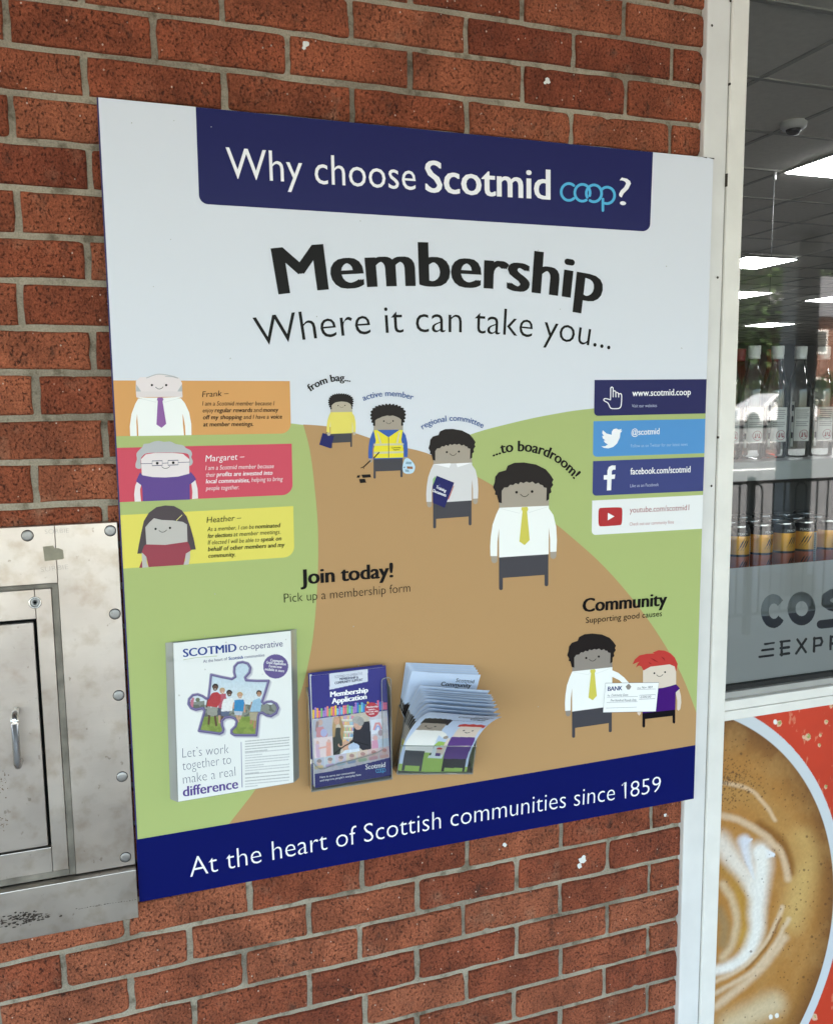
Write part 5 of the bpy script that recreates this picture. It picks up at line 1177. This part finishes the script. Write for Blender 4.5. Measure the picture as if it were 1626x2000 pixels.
# navy membership leaflets
YL2 = -.046
lq = quad3(pL((68, 199), (642, 130), (684, 970), (100, 1068)), YL2)
LX0, LX1 = (lq[0][0] + lq[3][0]) / 2, (lq[1][0] + lq[2][0]) / 2
def l2_paint(U, V):
    px, py = project(U, YL2 + 0 * U, V); x, y = (px - 590) * 3.9659, (py - 1270) * 3.9659
    k = Canvas(x, y, L3(52, 50, 128)); nz = vnoise(x, y, 26, 31, 4); n2 = vnoise(x, y, 55, 32, 3)
    k.fill([(210, 182), (506, 144), (508, 242), (212, 306)], L3(214, 218, 230))
    cols = [L3(*c) for c in ((60, 130, 200), (236, 196, 60), (226, 110, 140), (120, 190, 220), (240, 170, 70), (130, 190, 120), (170, 130, 200), (236, 140, 120))]
    rs4 = np.random.RandomState(4)
    for i in range(38):
        xx = 72 + i * 15.6; yb = 522 - (xx - 72) * .125 + rs4.uniform(-4, 4); h = rs4.uniform(28, 70); c = cols[rs4.randint(8)]
        h *= .72; k.line([(xx, yb), (xx, yb - h)], 15, c, .3); k.ell(xx, yb - h - 15, 8, 9, c)
    top = lambda xx: 535 - (xx - 75) * .118
    k.blend((y > top(x)) * 1., L3(202, 202, 212)); k.blend((y > top(x)) * np.clip((nz - .42) * 3, 0, 1) * .5, L3(150, 140, 160)); k.blend((y > top(x)) * np.clip((n2 - .5) * 4, 0, 1) * .45, L3(226, 190, 190))
    k.fill([(80, 540), (232, 520), (236, 664), (88, 678)], L3(160, 166, 184)); k.ell(140, 560, 20, 24, L3(190, 150, 130)); k.line([(118, 560), (112, 620)], 22, L3(120, 80, 70), .4); k.fill([(110, 600), (160, 590), (200, 650), (190, 672), (110, 676)], L3(190, 100, 110)); k.ell(168, 640, 26, 30, L3(150, 160, 210))
    k.fill([(90, 684), (238, 668), (242, 826), (96, 840)], L3(226, 206, 206)); k.line([(118, 730), (125, 820)], 30, L3(200, 160, 190), .4); k.line([(205, 720), (205, 810)], 38, L3(226, 140, 110), .4); k.ell(120, 715, 12, 14, L3(210, 160, 140)); k.ell(206, 704, 12, 14, L3(210, 160, 140)); k.line([(130, 760), (200, 745)], 14, L3(220, 150, 130), .4)
    k.fill([(532, 540), (620, 528), (626, 640), (536, 652)], L3(220, 226, 238)); k.line([(556, 612), (570, 568), (596, 566), (612, 606)], 16, L3(220, 120, 120), .4); k.line([(566, 616), (580, 588), (596, 590), (602, 612)], 12, L3(120, 150, 220), .4)
    k.ell(566, 680, 18, 20, L3(210, 150, 140)); k.fill([(540, 700), (596, 695), (600, 760), (536, 772)], L3(206, 120, 160)); k.ell(606, 640, 20, 24, L3(150, 120, 130)); k.ell(648, 664, 20, 24, L3(200, 190, 190)); k.fill([(585, 690), (670, 680), (672, 760), (590, 770)], L3(170, 190, 210))
    ph = [(230, 520), (515, 476), (540, 770), (242, 812)]; m_ = inside(x, y, ph)
    c = Canvas(x, y, L3(196, 186, 172))
    for i in range(5):
        yy = 508 + i * 46; c.rect(290, yy + 28, 400, yy + 36, L3(230, 226, 216))
        for j in range(9): c.rect(295 + j * 12, yy, 305 + j * 12, yy + 26, cols[rs4.randint(8)] * .7 + .15)
    c.fill([(232, 640), (262, 600), (300, 600), (312, 720), (290, 810), (240, 812)], L3(62, 66, 62)); c.line([(262, 520), (245, 600), (240, 660)], 28, L3(176, 146, 104), .4); c.line([(285, 520), (312, 600), (306, 680)], 26, L3(170, 138, 98), .4); c.ell(268, 545, 22, 32, L3(206, 160, 134))
    c.fill([(400, 590), (440, 560), (520, 550), (534, 640), (534, 770), (470, 776), (420, 740), (390, 700)], L3(44, 44, 54)); c.ell(432, 570, 34, 46, L3(206, 164, 146)); c.ell(428, 540, 40, 30, L3(170, 168, 166)); c.ell(452, 552, 26, 34, L3(160, 158, 156))
    c.line([(395, 700), (370, 720)], 20, L3(44, 44, 54), .3); c.ell(340, 740, 36, 40, L3(206, 164, 140)); c.ell(400, 750, 44, 30, L3(180, 196, 220)); c.fill([(290, 812), (330, 775), (440, 760), (450, 790)], L3(214, 222, 234)); c.line([(250, 800), (330, 740), (400, 705), (510, 735)], 9, L3(24, 24, 28), .3); c.ell(295, 735, 18, 16, L3(206, 164, 140)); c.line([(280, 640), (300, 730)], 26, L3(62, 66, 62), .3)
    c.c *= (.88 + .24 * vnoise(x, y, 12, 33, 2))[..., None]; k.c = np.where(m_[..., None], c.c, k.c)
    for i in range(7):
        xx = 130 + i * 84; yy = 880 - i * 14; k.fill([(xx - 40, yy - 40), (xx + 40, yy - 54), (xx + 42, yy + 30), (xx - 38, yy + 44)], cols[(i * 3) % 8] * .35 + .32); k.ell(xx, yy - 8, 17, 20, L3(206, 164, 146)); k.ell(xx + 3, yy - 22, 19, 14, L3(110 + 12 * i, 90, 74)); k.line([(xx - 20, yy + 30), (xx + 22, yy + 22)], 26, cols[(i * 5 + 1) % 8] * .6 + .1, .4)
    k.c = np.where(((y > top(x)) & ~m_)[..., None], k.c * .72 + L3(206, 200, 206) * .28, k.c)
    yb = 960 - (x - 80) * .06 - 96 * np.clip((x - 80) / 610, 0, 1) ** 1.3
    k.blend((y > yb) * 1., L3(46, 46, 118)); k.c *= (.95 + .1 * vnoise(x, y, 9, 34, 2))[..., None]
    k.ell(540, 461, 56, 57, L3(190, 62, 74))
    return k.c
N_L2 = 4
for k in range(N_L2):
    dy = .0016 * (N_L2 - 1 - k); dx = (-.004, -.0015, .002, 0)[k]; dz = (.004, .0015, .0025, 0)[k]
    o = empty('membership_leaflet', (LX0 + .07 + dx, YL2 + dy, lq[3][2] + dz), 'front navy membership leaflet with a photo collage in the middle acrylic holder' if k == N_L2 - 1 else 'navy membership leaflet of which only edges show behind the front one', 'leaflet', 'navy leaflets in the middle holder')
    P = [np.array(p) + np.array((dx, dy, dz)) for p in lq]
    b = MB(); slab_from([tuple(p + np.array((0, .0004, 0))) for p in P], .0007, M_SHEET if k % 2 else mat('leaflet_navy', lin(52, 50, 124), .45, .35), b); b.build('pages', o)
    if k == N_L2 - 1:
        S4 = lambda U, V: (P[0] * (1 - U[..., None]) + P[1] * U[..., None]) * (1 - V[..., None]) + (P[3] * (1 - U[..., None]) + P[2] * U[..., None]) * V[..., None]
        def p4(U, V): S_ = S4(U, V); return l2_paint(S_[..., 0], S_[..., 2])
        grid_picture('cover', o, np.linspace(0, 1, 190), np.linspace(0, 1, 270), S4, p4, PRINT_V)
        A = Art(YL2 - .0002)
        for t, a, c, mt, h, bd in (('SCOTMID CO-OPERATIVE', (252, 217), (466, 190), ink(150, 152, 170), 20, 0), ('MEMBERSHIP &', (290, 234), (434, 218), ink(70, 72, 100), 19, .02), ('COMMUNITY SUPPORT', (252, 264), (470, 236), ink(70, 72, 100), 19, .02),
            ('Membership', (220, 362), (508, 326), WHT, 40, .05), ('Application', (232, 414), (498, 376), WHT, 40, .05), ('Membership', (498, 448), (586, 440), WHT, 14, .02), ('matters...', (512, 466), (570, 460), WHT, 13, .02), ('Find out why', (494, 484), (588, 476), WHT, 13, .02), ('inside', (518, 500), (558, 496), WHT, 13, .02),
            ('Scotmid', (490, 924), (642, 904), WHT, 38, .02), ('Here to serve our communities', (138, 992), (408, 952), WHT, 16, .015), ('and improve people’s everyday lives', (138, 1018), (454, 970), WHT, 16, .015)): A.text(t, pL(a, c), mt, 2, h=h / 3.966, bold=bd)
        for p in (arc(582, 934, 12, 310, 50), arc(600, 932, 12, 0, 360), arc(616, 930, 12, 0, 360), arc(632, 928, 12, -140, 110), [(624, 930), (624, 950)]): A.stroke(pL(*p), 1.0, LBLUE, 3)
        A.build('lettering', o)
def holder(x0, x1, z0, zb, zl, yf, label, front, tilt=0):
    o = empty('leaflet_holder', (x0, BY, z0), label, 'holder', 'clear leaflet holders on the board'); t = .0016
    b = MB(); b.box(x0, x1, BY - .0025, BY - .0008, z0, zb, M_ACRS); b.build('back_plate', o)
    for x in (x0, x1 - t): 
        b = MB(); slab_pts = [(x, BY - .0026, z0), (x, BY - .0026, zb), (x, yf + .004, zb - .012), (x, yf, zl + .03), (x, yf, z0)]
        n = len(slab_pts); b.add(slab_pts + [(a + t, c, d) for a, c, d in slab_pts], [tuple(range(n)), tuple(range(2 * n - 1, n - 1, -1))] + [(k, k + n, (k + 1) % n + n, (k + 1) % n) for k in range(n)], M_ACR); b.tube([slab_pts[1], slab_pts[2], slab_pts[3], slab_pts[4]], .0008, M_ACRS, 6); b.build('side_wall', o)
    b = MB(); b.box(x0 + t, x1 - t, yf + .0005, BY - .0027, z0, z0 + .002, M_ACRS); b.build('base', o)
    b = MB(); tri = geometry.tessellate_polygon([[Vector((a, c, 0)) for a, c in front]])
    b.add([(a, yf - .0004, c) for a, c in front], tri, M_ACR)
    rim = [(a, yf - .0008, c) for a, c in front]
    b.tube(rim, .0009, M_ACRS, 6, True); b.build('front_panel', o); o.rotation_euler.y = math.radians(tilt)
    return o
zb0 = lq[3][2] - .004
hx0, hx1 = LX0 - .007, LX1 + .006
zt = lq[1][2]
fp = [(hx0, zb0), (hx1, zb0), (hx1, zt - .024)] + smooth_loop([(hx1 - .004, zt - .02), (hx1 - .017, zt - .022), (hx1 - .019, zt - .032)], 4, False) + smooth_loop([(hx1 - .0185, zb0 + .075), (hx1 - .022, zb0 + .062), (hx1 - .05, zb0 + .055), (hx0 + .05, zb0 + .047), (hx0 + .02, zb0 + .042), (hx0 + .006, zb0 + .055), (hx0 + .001, zb0 + .065)], 4, False)
holder(hx0, hx1, zb0, zt - .03, zb0 + .09, YL2 - .004, 'clear acrylic holder filled with navy membership leaflets, middle of the three holders', fp)

# fanned pale blue grant leaflets
YF3 = -.066
h3 = quad3(pL((722, 962), (1312, 958), (1338, 742), (752, 740)), YF3)
gx0 = (h3[0][0] + h3[3][0]) / 2 - .001; gx1 = gx0 + .161; gz0 = h3[0][2]; gz1 = gz0 + .0575
holder(gx0, gx1, gz0, gz0 + .125, gz1 - .03, YF3, 'clear acrylic holder overflowing with pale blue grant leaflets, right of the three holders', [(gx0, gz0), (gx1, gz0), (gx1, gz1), (gx0, gz1)], 8.5)
LW, LH = .1475, .200
PB = L3(198, 214, 240)
def cover(U, V, kind, seed):
    t = 1 - V; k = Canvas(U, t, PB); k.c = k.c * (.97 + .06 * vnoise(U * 3 + seed, V * 3, .4, 41, 3))[..., None]
    wob_ = lambda a: .006 * np.sin(a * 90)
    if kind == 'A':
        hk = ((U < .30 - .5 * np.clip(.42 - t, 0, 1) ** .8) & (t > .36 + wob_(U)) & (t < .53 + wob_(U) * 2)); k.blend(hk * 1., L3(42, 36, 34))
        k.blend(((U < .28) & (t > .52 + .008 * np.sin(U * 120)) & (t < .68)) * 1., L3(168, 154, 140)); k.line([(.08, .615), (.13, .63), (.18, .615)], .012, L3(30, 26, 24), .4)
        k.blend(((U < .30) & (t > .68) & (t < .95)) * 1., L3(222, 206, 40)); k.blend((t > .95) * 1., L3(150, 180, 90)); k.blend(((U > .30) & (t > .72)) * 1., L3(150, 180, 90))
        return k.c
    k.blend((t > .93) * 1., L3(160, 192, 96))
    k.fill([(.30, .64), (.60, .66), (.66, .78), (.66, 1.01), (.26, 1.01)], L3(160, 192, 96))
    k.fill([(.34, .655), (.47, .65), (.44, .70), (.34, .70)], L3(206, 216, 236))
    k.fill([(.36, .72), (.64, .70), (.60, .86), (.36, .86)], L3(226, 236, 240)); k.fill([(.38, .78), (.43, .78), (.43, .83), (.38, .83)], L3(40, 40, 46)); k.ell(.41, .735, .032, .02, L3(42, 36, 34)); k.ell(.53, .752, .042, .02, L3(196, 64, 58)); k.fill([(.49, .76), (.57, .76), (.57, .80), (.49, .80)], L3(226, 206, 190)); k.fill([(.49, .80), (.57, .80), (.57, .835), (.49, .835)], L3(92, 60, 130))
    hk = (U > .07) & (U < .455 - .6 * np.clip(.25 - t, 0, 1)) & (t > .215 + .5 * (U - .28) ** 2 + wob_(U)) & (t < .36 + .9 * (U - .26) ** 2 * .4); k.blend(hk * 1., L3(42, 36, 34))
    k.fill([(.09, .35), (.42, .34), (.43, .485), (.07, .495)], L3(164, 152, 140)); k.ell(.17, .415, .014, .012, L3(30, 26, 24)); k.ell(.30, .41, .014, .012, L3(30, 26, 24)); k.line([(.20, .445), (.235, .455), (.27, .443)], .010, L3(30, 26, 24), .4)
    k.fill([(.07, .495), (.43, .485), (.52, .53), (.56, .575), (.50, .60), (.43, .56), (.43, .80), (.05, .80), (.02, .70)], L3(244, 243, 240)); k.ell(.545, .59, .035, .026, L3(164, 152, 140))
    k.fill([(.05, .785), (.33, .785), (.33, 1.0), (.30, 1.0), (.30, .945), (.09, .945), (.09, 1.0), (.05, 1.0)], L3(72, 72, 78)); k.fill([(.33, .80), (.42, .80), (.33, .99)], L3(160, 192, 96))
    hk = (U > .60) & (U < .985) & (t > .31 + .35 * (U - .84) ** 2 + wob_(U * .6)) & (t < .40 - .08 * np.abs(U - .8)); k.blend(hk * 1., L3(196, 64, 58))
    k.fill([(.64, .375), (.95, .365), (.955, .575), (.63, .585)], L3(230, 214, 200)); k.ell(.735, .455, .012, .012, L3(30, 26, 24)); k.ell(.86, .45, .012, .012, L3(30, 26, 24)); k.line([(.77, .485), (.80, .497), (.835, .483)], .010, L3(30, 26, 24), .4)
    k.fill([(.62, .575), (.96, .56), (.985, .62), (.965, .86), (.62, .87)], L3(98, 66, 136)); k.fill([(.62, .86), (.965, .85), (.965, .99), (.93, .99), (.93, .945), (.66, .95), (.66, .99), (.62, .99)], L3(46, 44, 50)); k.line([(.60, .62), (.585, .80)], .045, L3(230, 214, 200), .3)
    k.fill([(.68, .95), (.92, .945), (.92, 1.01), (.68, 1.01)], L3(160, 192, 96))
    return k.c
LB = [('backmost pale blue leaflet standing upright in the right holder', None)]
NL = 15
FAN = []
for k in range(NL):
    q = (k - 5) / 9
    if k < 5: FAN.append((math.radians(2 + 3.2 * k), math.radians(8.5 + .25 * k), .010 - .0016 * k, .045, .8))
    else: FAN.append((math.radians(39 + 24 * q ** .9 + (rnd.uniform(-1.1, 1.1) if 0 < q < 1 else 0)), math.radians(11 + .6 * q + rnd.uniform(-.45, .45)), rnd.uniform(-.0008, .0008), .046 - .016 * q, .66 - .1 * q))
for k, (th, lean, lift, s0, pw) in enumerate(FAN):
    y0 = -.0262 - .0024 * k
    ns = 44; s = np.linspace(0, LH, ns); ang = th * np.clip((s - s0) / (LH - s0), 0, 1) ** pw - .03 * (s < s0)
    Ys = y0 - np.concatenate([[0], np.cumsum(np.sin((ang[1:] + ang[:-1]) / 2) * (LH / (ns - 1)))]); Zs = np.concatenate([[0], np.cumsum(np.cos((ang[1:] + ang[:-1]) / 2) * (LH / (ns - 1)))])
    xo = gx0 + .003 + rnd.uniform(-.0008, .0012)
    def S3(U, V, Ys=Ys, Zs=Zs, s=s, xo=xo, lean=lean, lift=lift, k=k):
        sv = V * LH; y = np.interp(sv, s, Ys); z = np.interp(sv, s, Zs); a = U * LW
        curl = .004 * np.sin(np.pi * U) * np.clip(V - .4, 0, 1) * (1 if k > 4 else .3)
        x = xo + a * math.cos(lean) + z * math.sin(lean); zz = gz0 + .0022 + .0022 * (k > 8) + lift + z * math.cos(lean) - a * math.sin(lean)
        return np.stack([x, y - curl - .0 * a, zz], -1)
    front = k == NL - 1
    if front: lb = 'front pale blue grant leaflet curling forward out of the right holder'
    elif k == 0: lb = 'backmost pale blue leaflet standing upright in the right holder'
    elif k == 4: lb = 'upright pale blue leaflet with its title showing above the fanned ones'
    elif k < 5: lb = 'pale blue leaflet standing upright between the backmost and the titled one'
    elif k == 5: lb = 'topmost of the pale blue leaflets fanned forward in the right holder'
    else: lb = 'pale blue leaflet in the fanned stack behind the front one'
    o = empty('grant_leaflet', tuple(float(v) for v in S3(np.array(.5), np.array(0.))), lb, 'leaflet', 'pale blue leaflets in the right holder')
    res = (150, 210) if front else (40, 60)
    kind = 'B' if front else 'A'
    grid_picture('cover', o, np.linspace(0, 1, res[0]), np.linspace(0, 1, res[1]), S3, lambda U, V, kk=kind, sd=k: cover(U, V, kk, sd), PRINT_V)
    g = MB(); uu, vv = np.linspace(.0, 1, 12), np.linspace(0, 1, 30); UU, VV = np.meshgrid(uu, vv); P = S3(UU, VV); P[..., 1] += .0006
    i = np.arange(360).reshape(30, 12); g.add(P.reshape(-1, 3).tolist(), np.stack([i[:-1, :-1], i[:-1, 1:], i[1:, 1:], i[1:, :-1]], -1).reshape(-1, 4).tolist(), M_SHEET, True)
    P2 = P.copy(); P2[..., 1] += .0005; g.add(P2.reshape(-1, 3).tolist(), np.stack([i[:-1, :-1], i[:-1, 1:], i[1:, 1:], i[1:, :-1]], -1).reshape(-1, 4).tolist(), M_SHEET, True)
    g.build('pages', o)
    if front or k in (4, 6):
        A = Art(0, surf=lambda a, c, l, S3=S3: tuple(float(q_) for q_ in (S3(np.array(a / LW), np.array(c / LH)) - np.array((0, .0004 + l, 0)))), to2d=lambda p: (p[0] * LW, p[1] * LH))
        for t, x0, x1, v, h in (('Scotmid', .66, .93, .905, .04), ('Community', .46, .90, .855, .045), ('Grant', .66, .88, .80, .045)):
            A.text(t, [(x0, v), (x1, v - .004)], BLK, 1, bold=.0 if t == 'Scotmid' else .02)
        if front: A.text('supporting local projects', [(.42, .755), (.88, .752)], ink(120, 126, 150), 1)
        A.build('lettering', o)

# ------------------------------------------------------------------ steel cabinet let into the wall at the left
def steel(name, base=(.53, .475, .425, 1), ro=.36, seed=0):
    m, t, N, L, b = new_mat(name); tc = N.new('ShaderNodeTexCoord')
    def nz(s, sc3=(1, 1, 1), d=5):
        mp = N.new('ShaderNodeMapping'); mp.inputs['Scale'].default_value = sc3; mp.inputs['Location'].default_value = (seed, seed * .7, 0); L.new(tc.outputs['Object'], mp.inputs[0])
        n = N.new('ShaderNodeTexNoise'); n.inputs['Scale'].default_value = s; n.inputs['Detail'].default_value = d; L.new(mp.outputs[0], n.inputs[0]); return n.outputs['Fac']
    def ramp(s, a, b2):
        r = N.new('ShaderNodeValToRGB'); L.new(s, r.inputs[0]); (r.color_ramp.elements[0].position, r.color_ramp.elements[0].color), (r.color_ramp.elements[1].position, r.color_ramp.elements[1].color) = a, b2; return r.outputs[0]
    def mul(a, c, f=1):
        x = N.new('ShaderNodeMix'); x.data_type = 'RGBA'; x.blend_type = 'MULTIPLY'; x.inputs[0].default_value = f
        if isinstance(a, tuple): x.inputs[6].default_value = a
        else: L.new(a, x.inputs[6])
        L.new(c, x.inputs[7]); return x.outputs[2]
    c = mul(base, ramp(nz(6), (.3, (.80, .77, .75, 1)), (.68, (1.06, 1.06, 1.05, 1))))
    c = mul(c, ramp(nz(30, d=6), (.30, (.83, .79, .74, 1)), (.5, (1, 1, 1, 1))))
    c = mul(c, ramp(nz(75, (1, 1, .7), 4), (.265, (.42, .38, .34, 1)), (.315, (1, 1, 1, 1))), .6)
    L.new(c, b.inputs['Base Color']); b.inputs['Metallic'].default_value = .92
    r = N.new('ShaderNodeMapRange'); r.inputs[3].default_value = ro - .08; r.inputs[4].default_value = ro + .14; L.new(nz(14, d=6), r.inputs[0]); L.new(r.outputs[0], b.inputs['Roughness'])
    bp = N.new('ShaderNodeBump'); bp.inputs['Strength'].default_value = .05; bp.inputs['Distance'].default_value = .002; L.new(nz(260, (.06, 1, 1), 3), bp.inputs['Height'])
    bp2 = N.new('ShaderNodeBump'); bp2.inputs['Strength'].default_value = .2; bp2.inputs['Distance'].default_value = .006; L.new(nz(9, d=2), bp2.inputs['Height']); L.new(bp.outputs[0], bp2.inputs['Normal']); L.new(bp2.outputs[0], b.inputs['Normal'])
    return m
M_ST, M_ST2, M_BOLT = steel('worn_steel'), steel('worn_steel_door', (.48, .43, .39, 1), .38, 3), steel('bolt_steel', (.34, .335, .33, 1), .45, 5)
M_SEAL = mat('old_sealant', (.27, .24, .20, 1), .9, .2, var=.5, vscale=30, bump=.4, bscale=90)
M_GAPK = mat('door_gap', (.008, .008, .008, 1), .9, .1)
z4, z5 = Zm(0, 980, 3.847), Zm(0, 1450, 3.636)
YC = -.016
cz1 = at(120, 1025, YC).z; czs = at(150, 1708, YC).z; czb = at(134, 1818, -.03).z
cx1 = -1.1125; cx0 = -1.86
iq = at(*z4((452, 606))[0], YC); iq2 = at(*z5((528, 900))[0], YC); ix = (iq.x + iq2.x) / 2; iz = at(*z4((225, 626))[0], YC).z
dq = at(*z4((296, 880))[0], YC); dq2 = at(*z5((348, 745))[0], YC); dx_ = (dq.x + dq2.x) / 2; dz1 = at(*z4((150, 892))[0], YC).z; dz0 = at(*z5((180, 775))[0], YC).z
cab = empty('steel_cabinet', (cx1 - .3, 0, czb), 'worn stainless steel deposit cabinet with a small handled door, left of the board', 'cabinet')
b = MB(); b.box(ix, cx1, YC, .02, czs, cz1, M_ST, .0012); b.box(cx0, ix - .0004, YC, .02, iz, cz1, M_ST, .0012); b.build('outer_plate', cab)
sw = .011
b = MB(); b.box(ix - sw, ix - .0006, YC + .003, .02, czs, iz - .0006, M_SEAL); b.box(cx0, ix - sw, YC + .0032, .02, iz - sw * .7, iz - .0008, M_SEAL); b.box(cx0, ix - sw - .0006, YC + .0035, .02, czs, czs + .012, M_SEAL); b.build('sealant', cab)
b = MB(); x1, z1, z0 = ix - sw - .0008, iz - sw * .7 - .0006, czs + .0125
b.box(dx_, x1, YC + .001, .02, z0, z1, M_ST, .0012); b.box(cx0, dx_ - .0004, YC + .001, .02, dz1, z1, M_ST, .0012); b.box(cx0, dx_ - .0004, YC + .001, .02, z0, dz0, M_ST, .0012); b.build('inner_frame', cab)
b = MB(); b.box(cx0, dx_ - .0006, YC + .013, .02, dz0 + .0006, dz1 - .0006, M_GAPK); b.build('gap', cab)
door = MB(); door.box(cx0, dx_ - .0052, YC + .0015, YC + .012, dz0 + .0032, dz1 - .0055, M_ST2, .0014); dr = door.build('door', cab)
hq1, hq2_ = at(*z4((116, 1612))[0], YC - .03), at(*z5((121, 182))[0], YC - .03)
hx = (hq1.x + hq2_.x) / 2
M_CHR = mat('handle_steel', (.62, .61, .59, 1), .2, .5, 1)
b = MB(); zt_, zb_ = hq1.z, hq2_.z; r_ = .0062
pts = [(hx, YC + .002, zt_)] + [(hx, YC - .018 - .012 * math.sin(t), zt_ - .012 * (1 - math.cos(t))) for t in np.linspace(0, math.pi / 2, 6)] + [(hx, YC - .03, (zt_ + zb_) / 2)] + [(hx, YC - .018 - .012 * math.cos(t), zb_ + .012 * (1 - math.sin(t))) for t in np.linspace(0, math.pi / 2, 6)] + [(hx, YC + .002, zb_)]
b.tube(pts, r_, M_CHR, 14); hd = b.build('handle', dr)
lk = at(*z4((265, 757))[0], YC)
b = MB(); b.lathe([(.0105, -.001), (.0105, .002), (.0095, .003), (.0082, .003), (.0078, .001)], (lk.x, YC + .001, lk.z), mat('lock_ring', (.72, .70, .66, 1), .25, .5, 1), 26, 'Y', cap=False)
b.lathe([(.0078, .0006), (.0074, .0014), (.004, .0016), (.0035, .0004), (.0002, .0004)], (lk.x, YC + .001, lk.z), M_BOLT, 22, 'Y', cap=False); b.lathe([(.0024, .0018), (.0001, .0018)], (lk.x, YC + .001, lk.z), M_GAPK, 14, 'Y', cap=False); b.build('lock', cab)
for p in list(z4((208, 255), (830, 218), (865, 843), (893, 1455))) + list(z5((868, 243), (893, 815))):
    q = at(p[0], p[1], YC); b = MB()
    b.lathe([(.0099, -.0004), (.0099, .0003)], (q.x, YC, q.z), M_GAPK, 24, 'Y'); b.lathe([(.0091, .0002), (.0091, .0008), (.0085, .0014), (.006, .0018), (.003, .002), (.0002, .0021)], (q.x, YC, q.z), M_BOLT, 24, 'Y', cap=False); b.build('bolt', cab)
b = MB(); b.box(cx0, cx1 + .0004, -.031, .02, czb, czs - .0025, M_ST, .0013); b.build('sill', cab)
A = Art(YC - .0003); M_TAPE = mat('old_tape', (.30, .27, .20, 1), .7, .3, var=.2, vscale=60); M_SCR = mat('scratch', (.30, .27, .245, 1), .7, .3)
A.poly(z4((323, 338), (400, 328), (412, 350), (440, 348), (475, 362), (482, 425), (470, 432), (338, 447)), M_TAPE, 0); A.build('tape_scrap', cab)
A = Art(YC - .0003); A.text('SORBIE', z4((340, 242), (520, 232)), M_SCR, 0, h=33 / 3.847, off=-.022); A.text('SURBIE', z4((310, 528), (516, 505)), M_SCR, 0, h=36 / 3.847, off=-.024); A.build('scratched_writing', cab)
M_RUST = mat('scuff', (.09, .07, .06, 1), .9, .2, var=.6, vscale=300)
A = Art(-.0314)
for _ in range(120):
    t = rnd.random() ** 1.6; cx_, cy_ = 250 - 250 * t + rnd.gauss(0, 60), 1228 + 60 * t + rnd.gauss(0, 16); l_, w_ = rnd.uniform(4, 22), rnd.uniform(2.5, 9)
    if cx_ < 0 or cx_ > 500: continue
    A.poly(z5(*[(cx_ + l_ * math.cos(a) * rnd.uniform(.6, 1.1), cy_ - (l_ * math.cos(a)) * .17 + w_ * math.sin(a) * rnd.uniform(.5, 1.2)) for a in np.linspace(0, 5.6, 8)]), M_RUST, rnd.randint(0, 4))
for k in range(22): x = 540 + k * 20; y = 1184 - (x - 540) * .16 + rnd.uniform(-3, 3); A.stroke(z5((x, y), (x + rnd.uniform(4, 14), y - 2)), rnd.uniform(.4, 1.2), M_RUST, 2)
A.build('scuff_marks', cab)
A = Art(YC + .0012)
for _ in range(60):
    cx_, cy_ = rnd.choice(((30, 240), (30, 560), (10, 330))); cx_ += rnd.gauss(0, 22); cy_ += rnd.gauss(0, 30); s_ = rnd.uniform(1.5, 6)
    if cx_ < 0: continue
    A.poly(z5(*[(cx_ + s_ * math.cos(a) * rnd.uniform(.5, 1.2), cy_ + s_ * math.sin(a) * rnd.uniform(.4, 1.1)) for a in np.linspace(0, 5.5, 7)]), mat('rust_spot', (.13, .075, .04, 1), .9, .2) if _ == 0 else bpy.data.materials['rust_spot'], rnd.randint(0, 4))
A.build('rust_spots', dr)
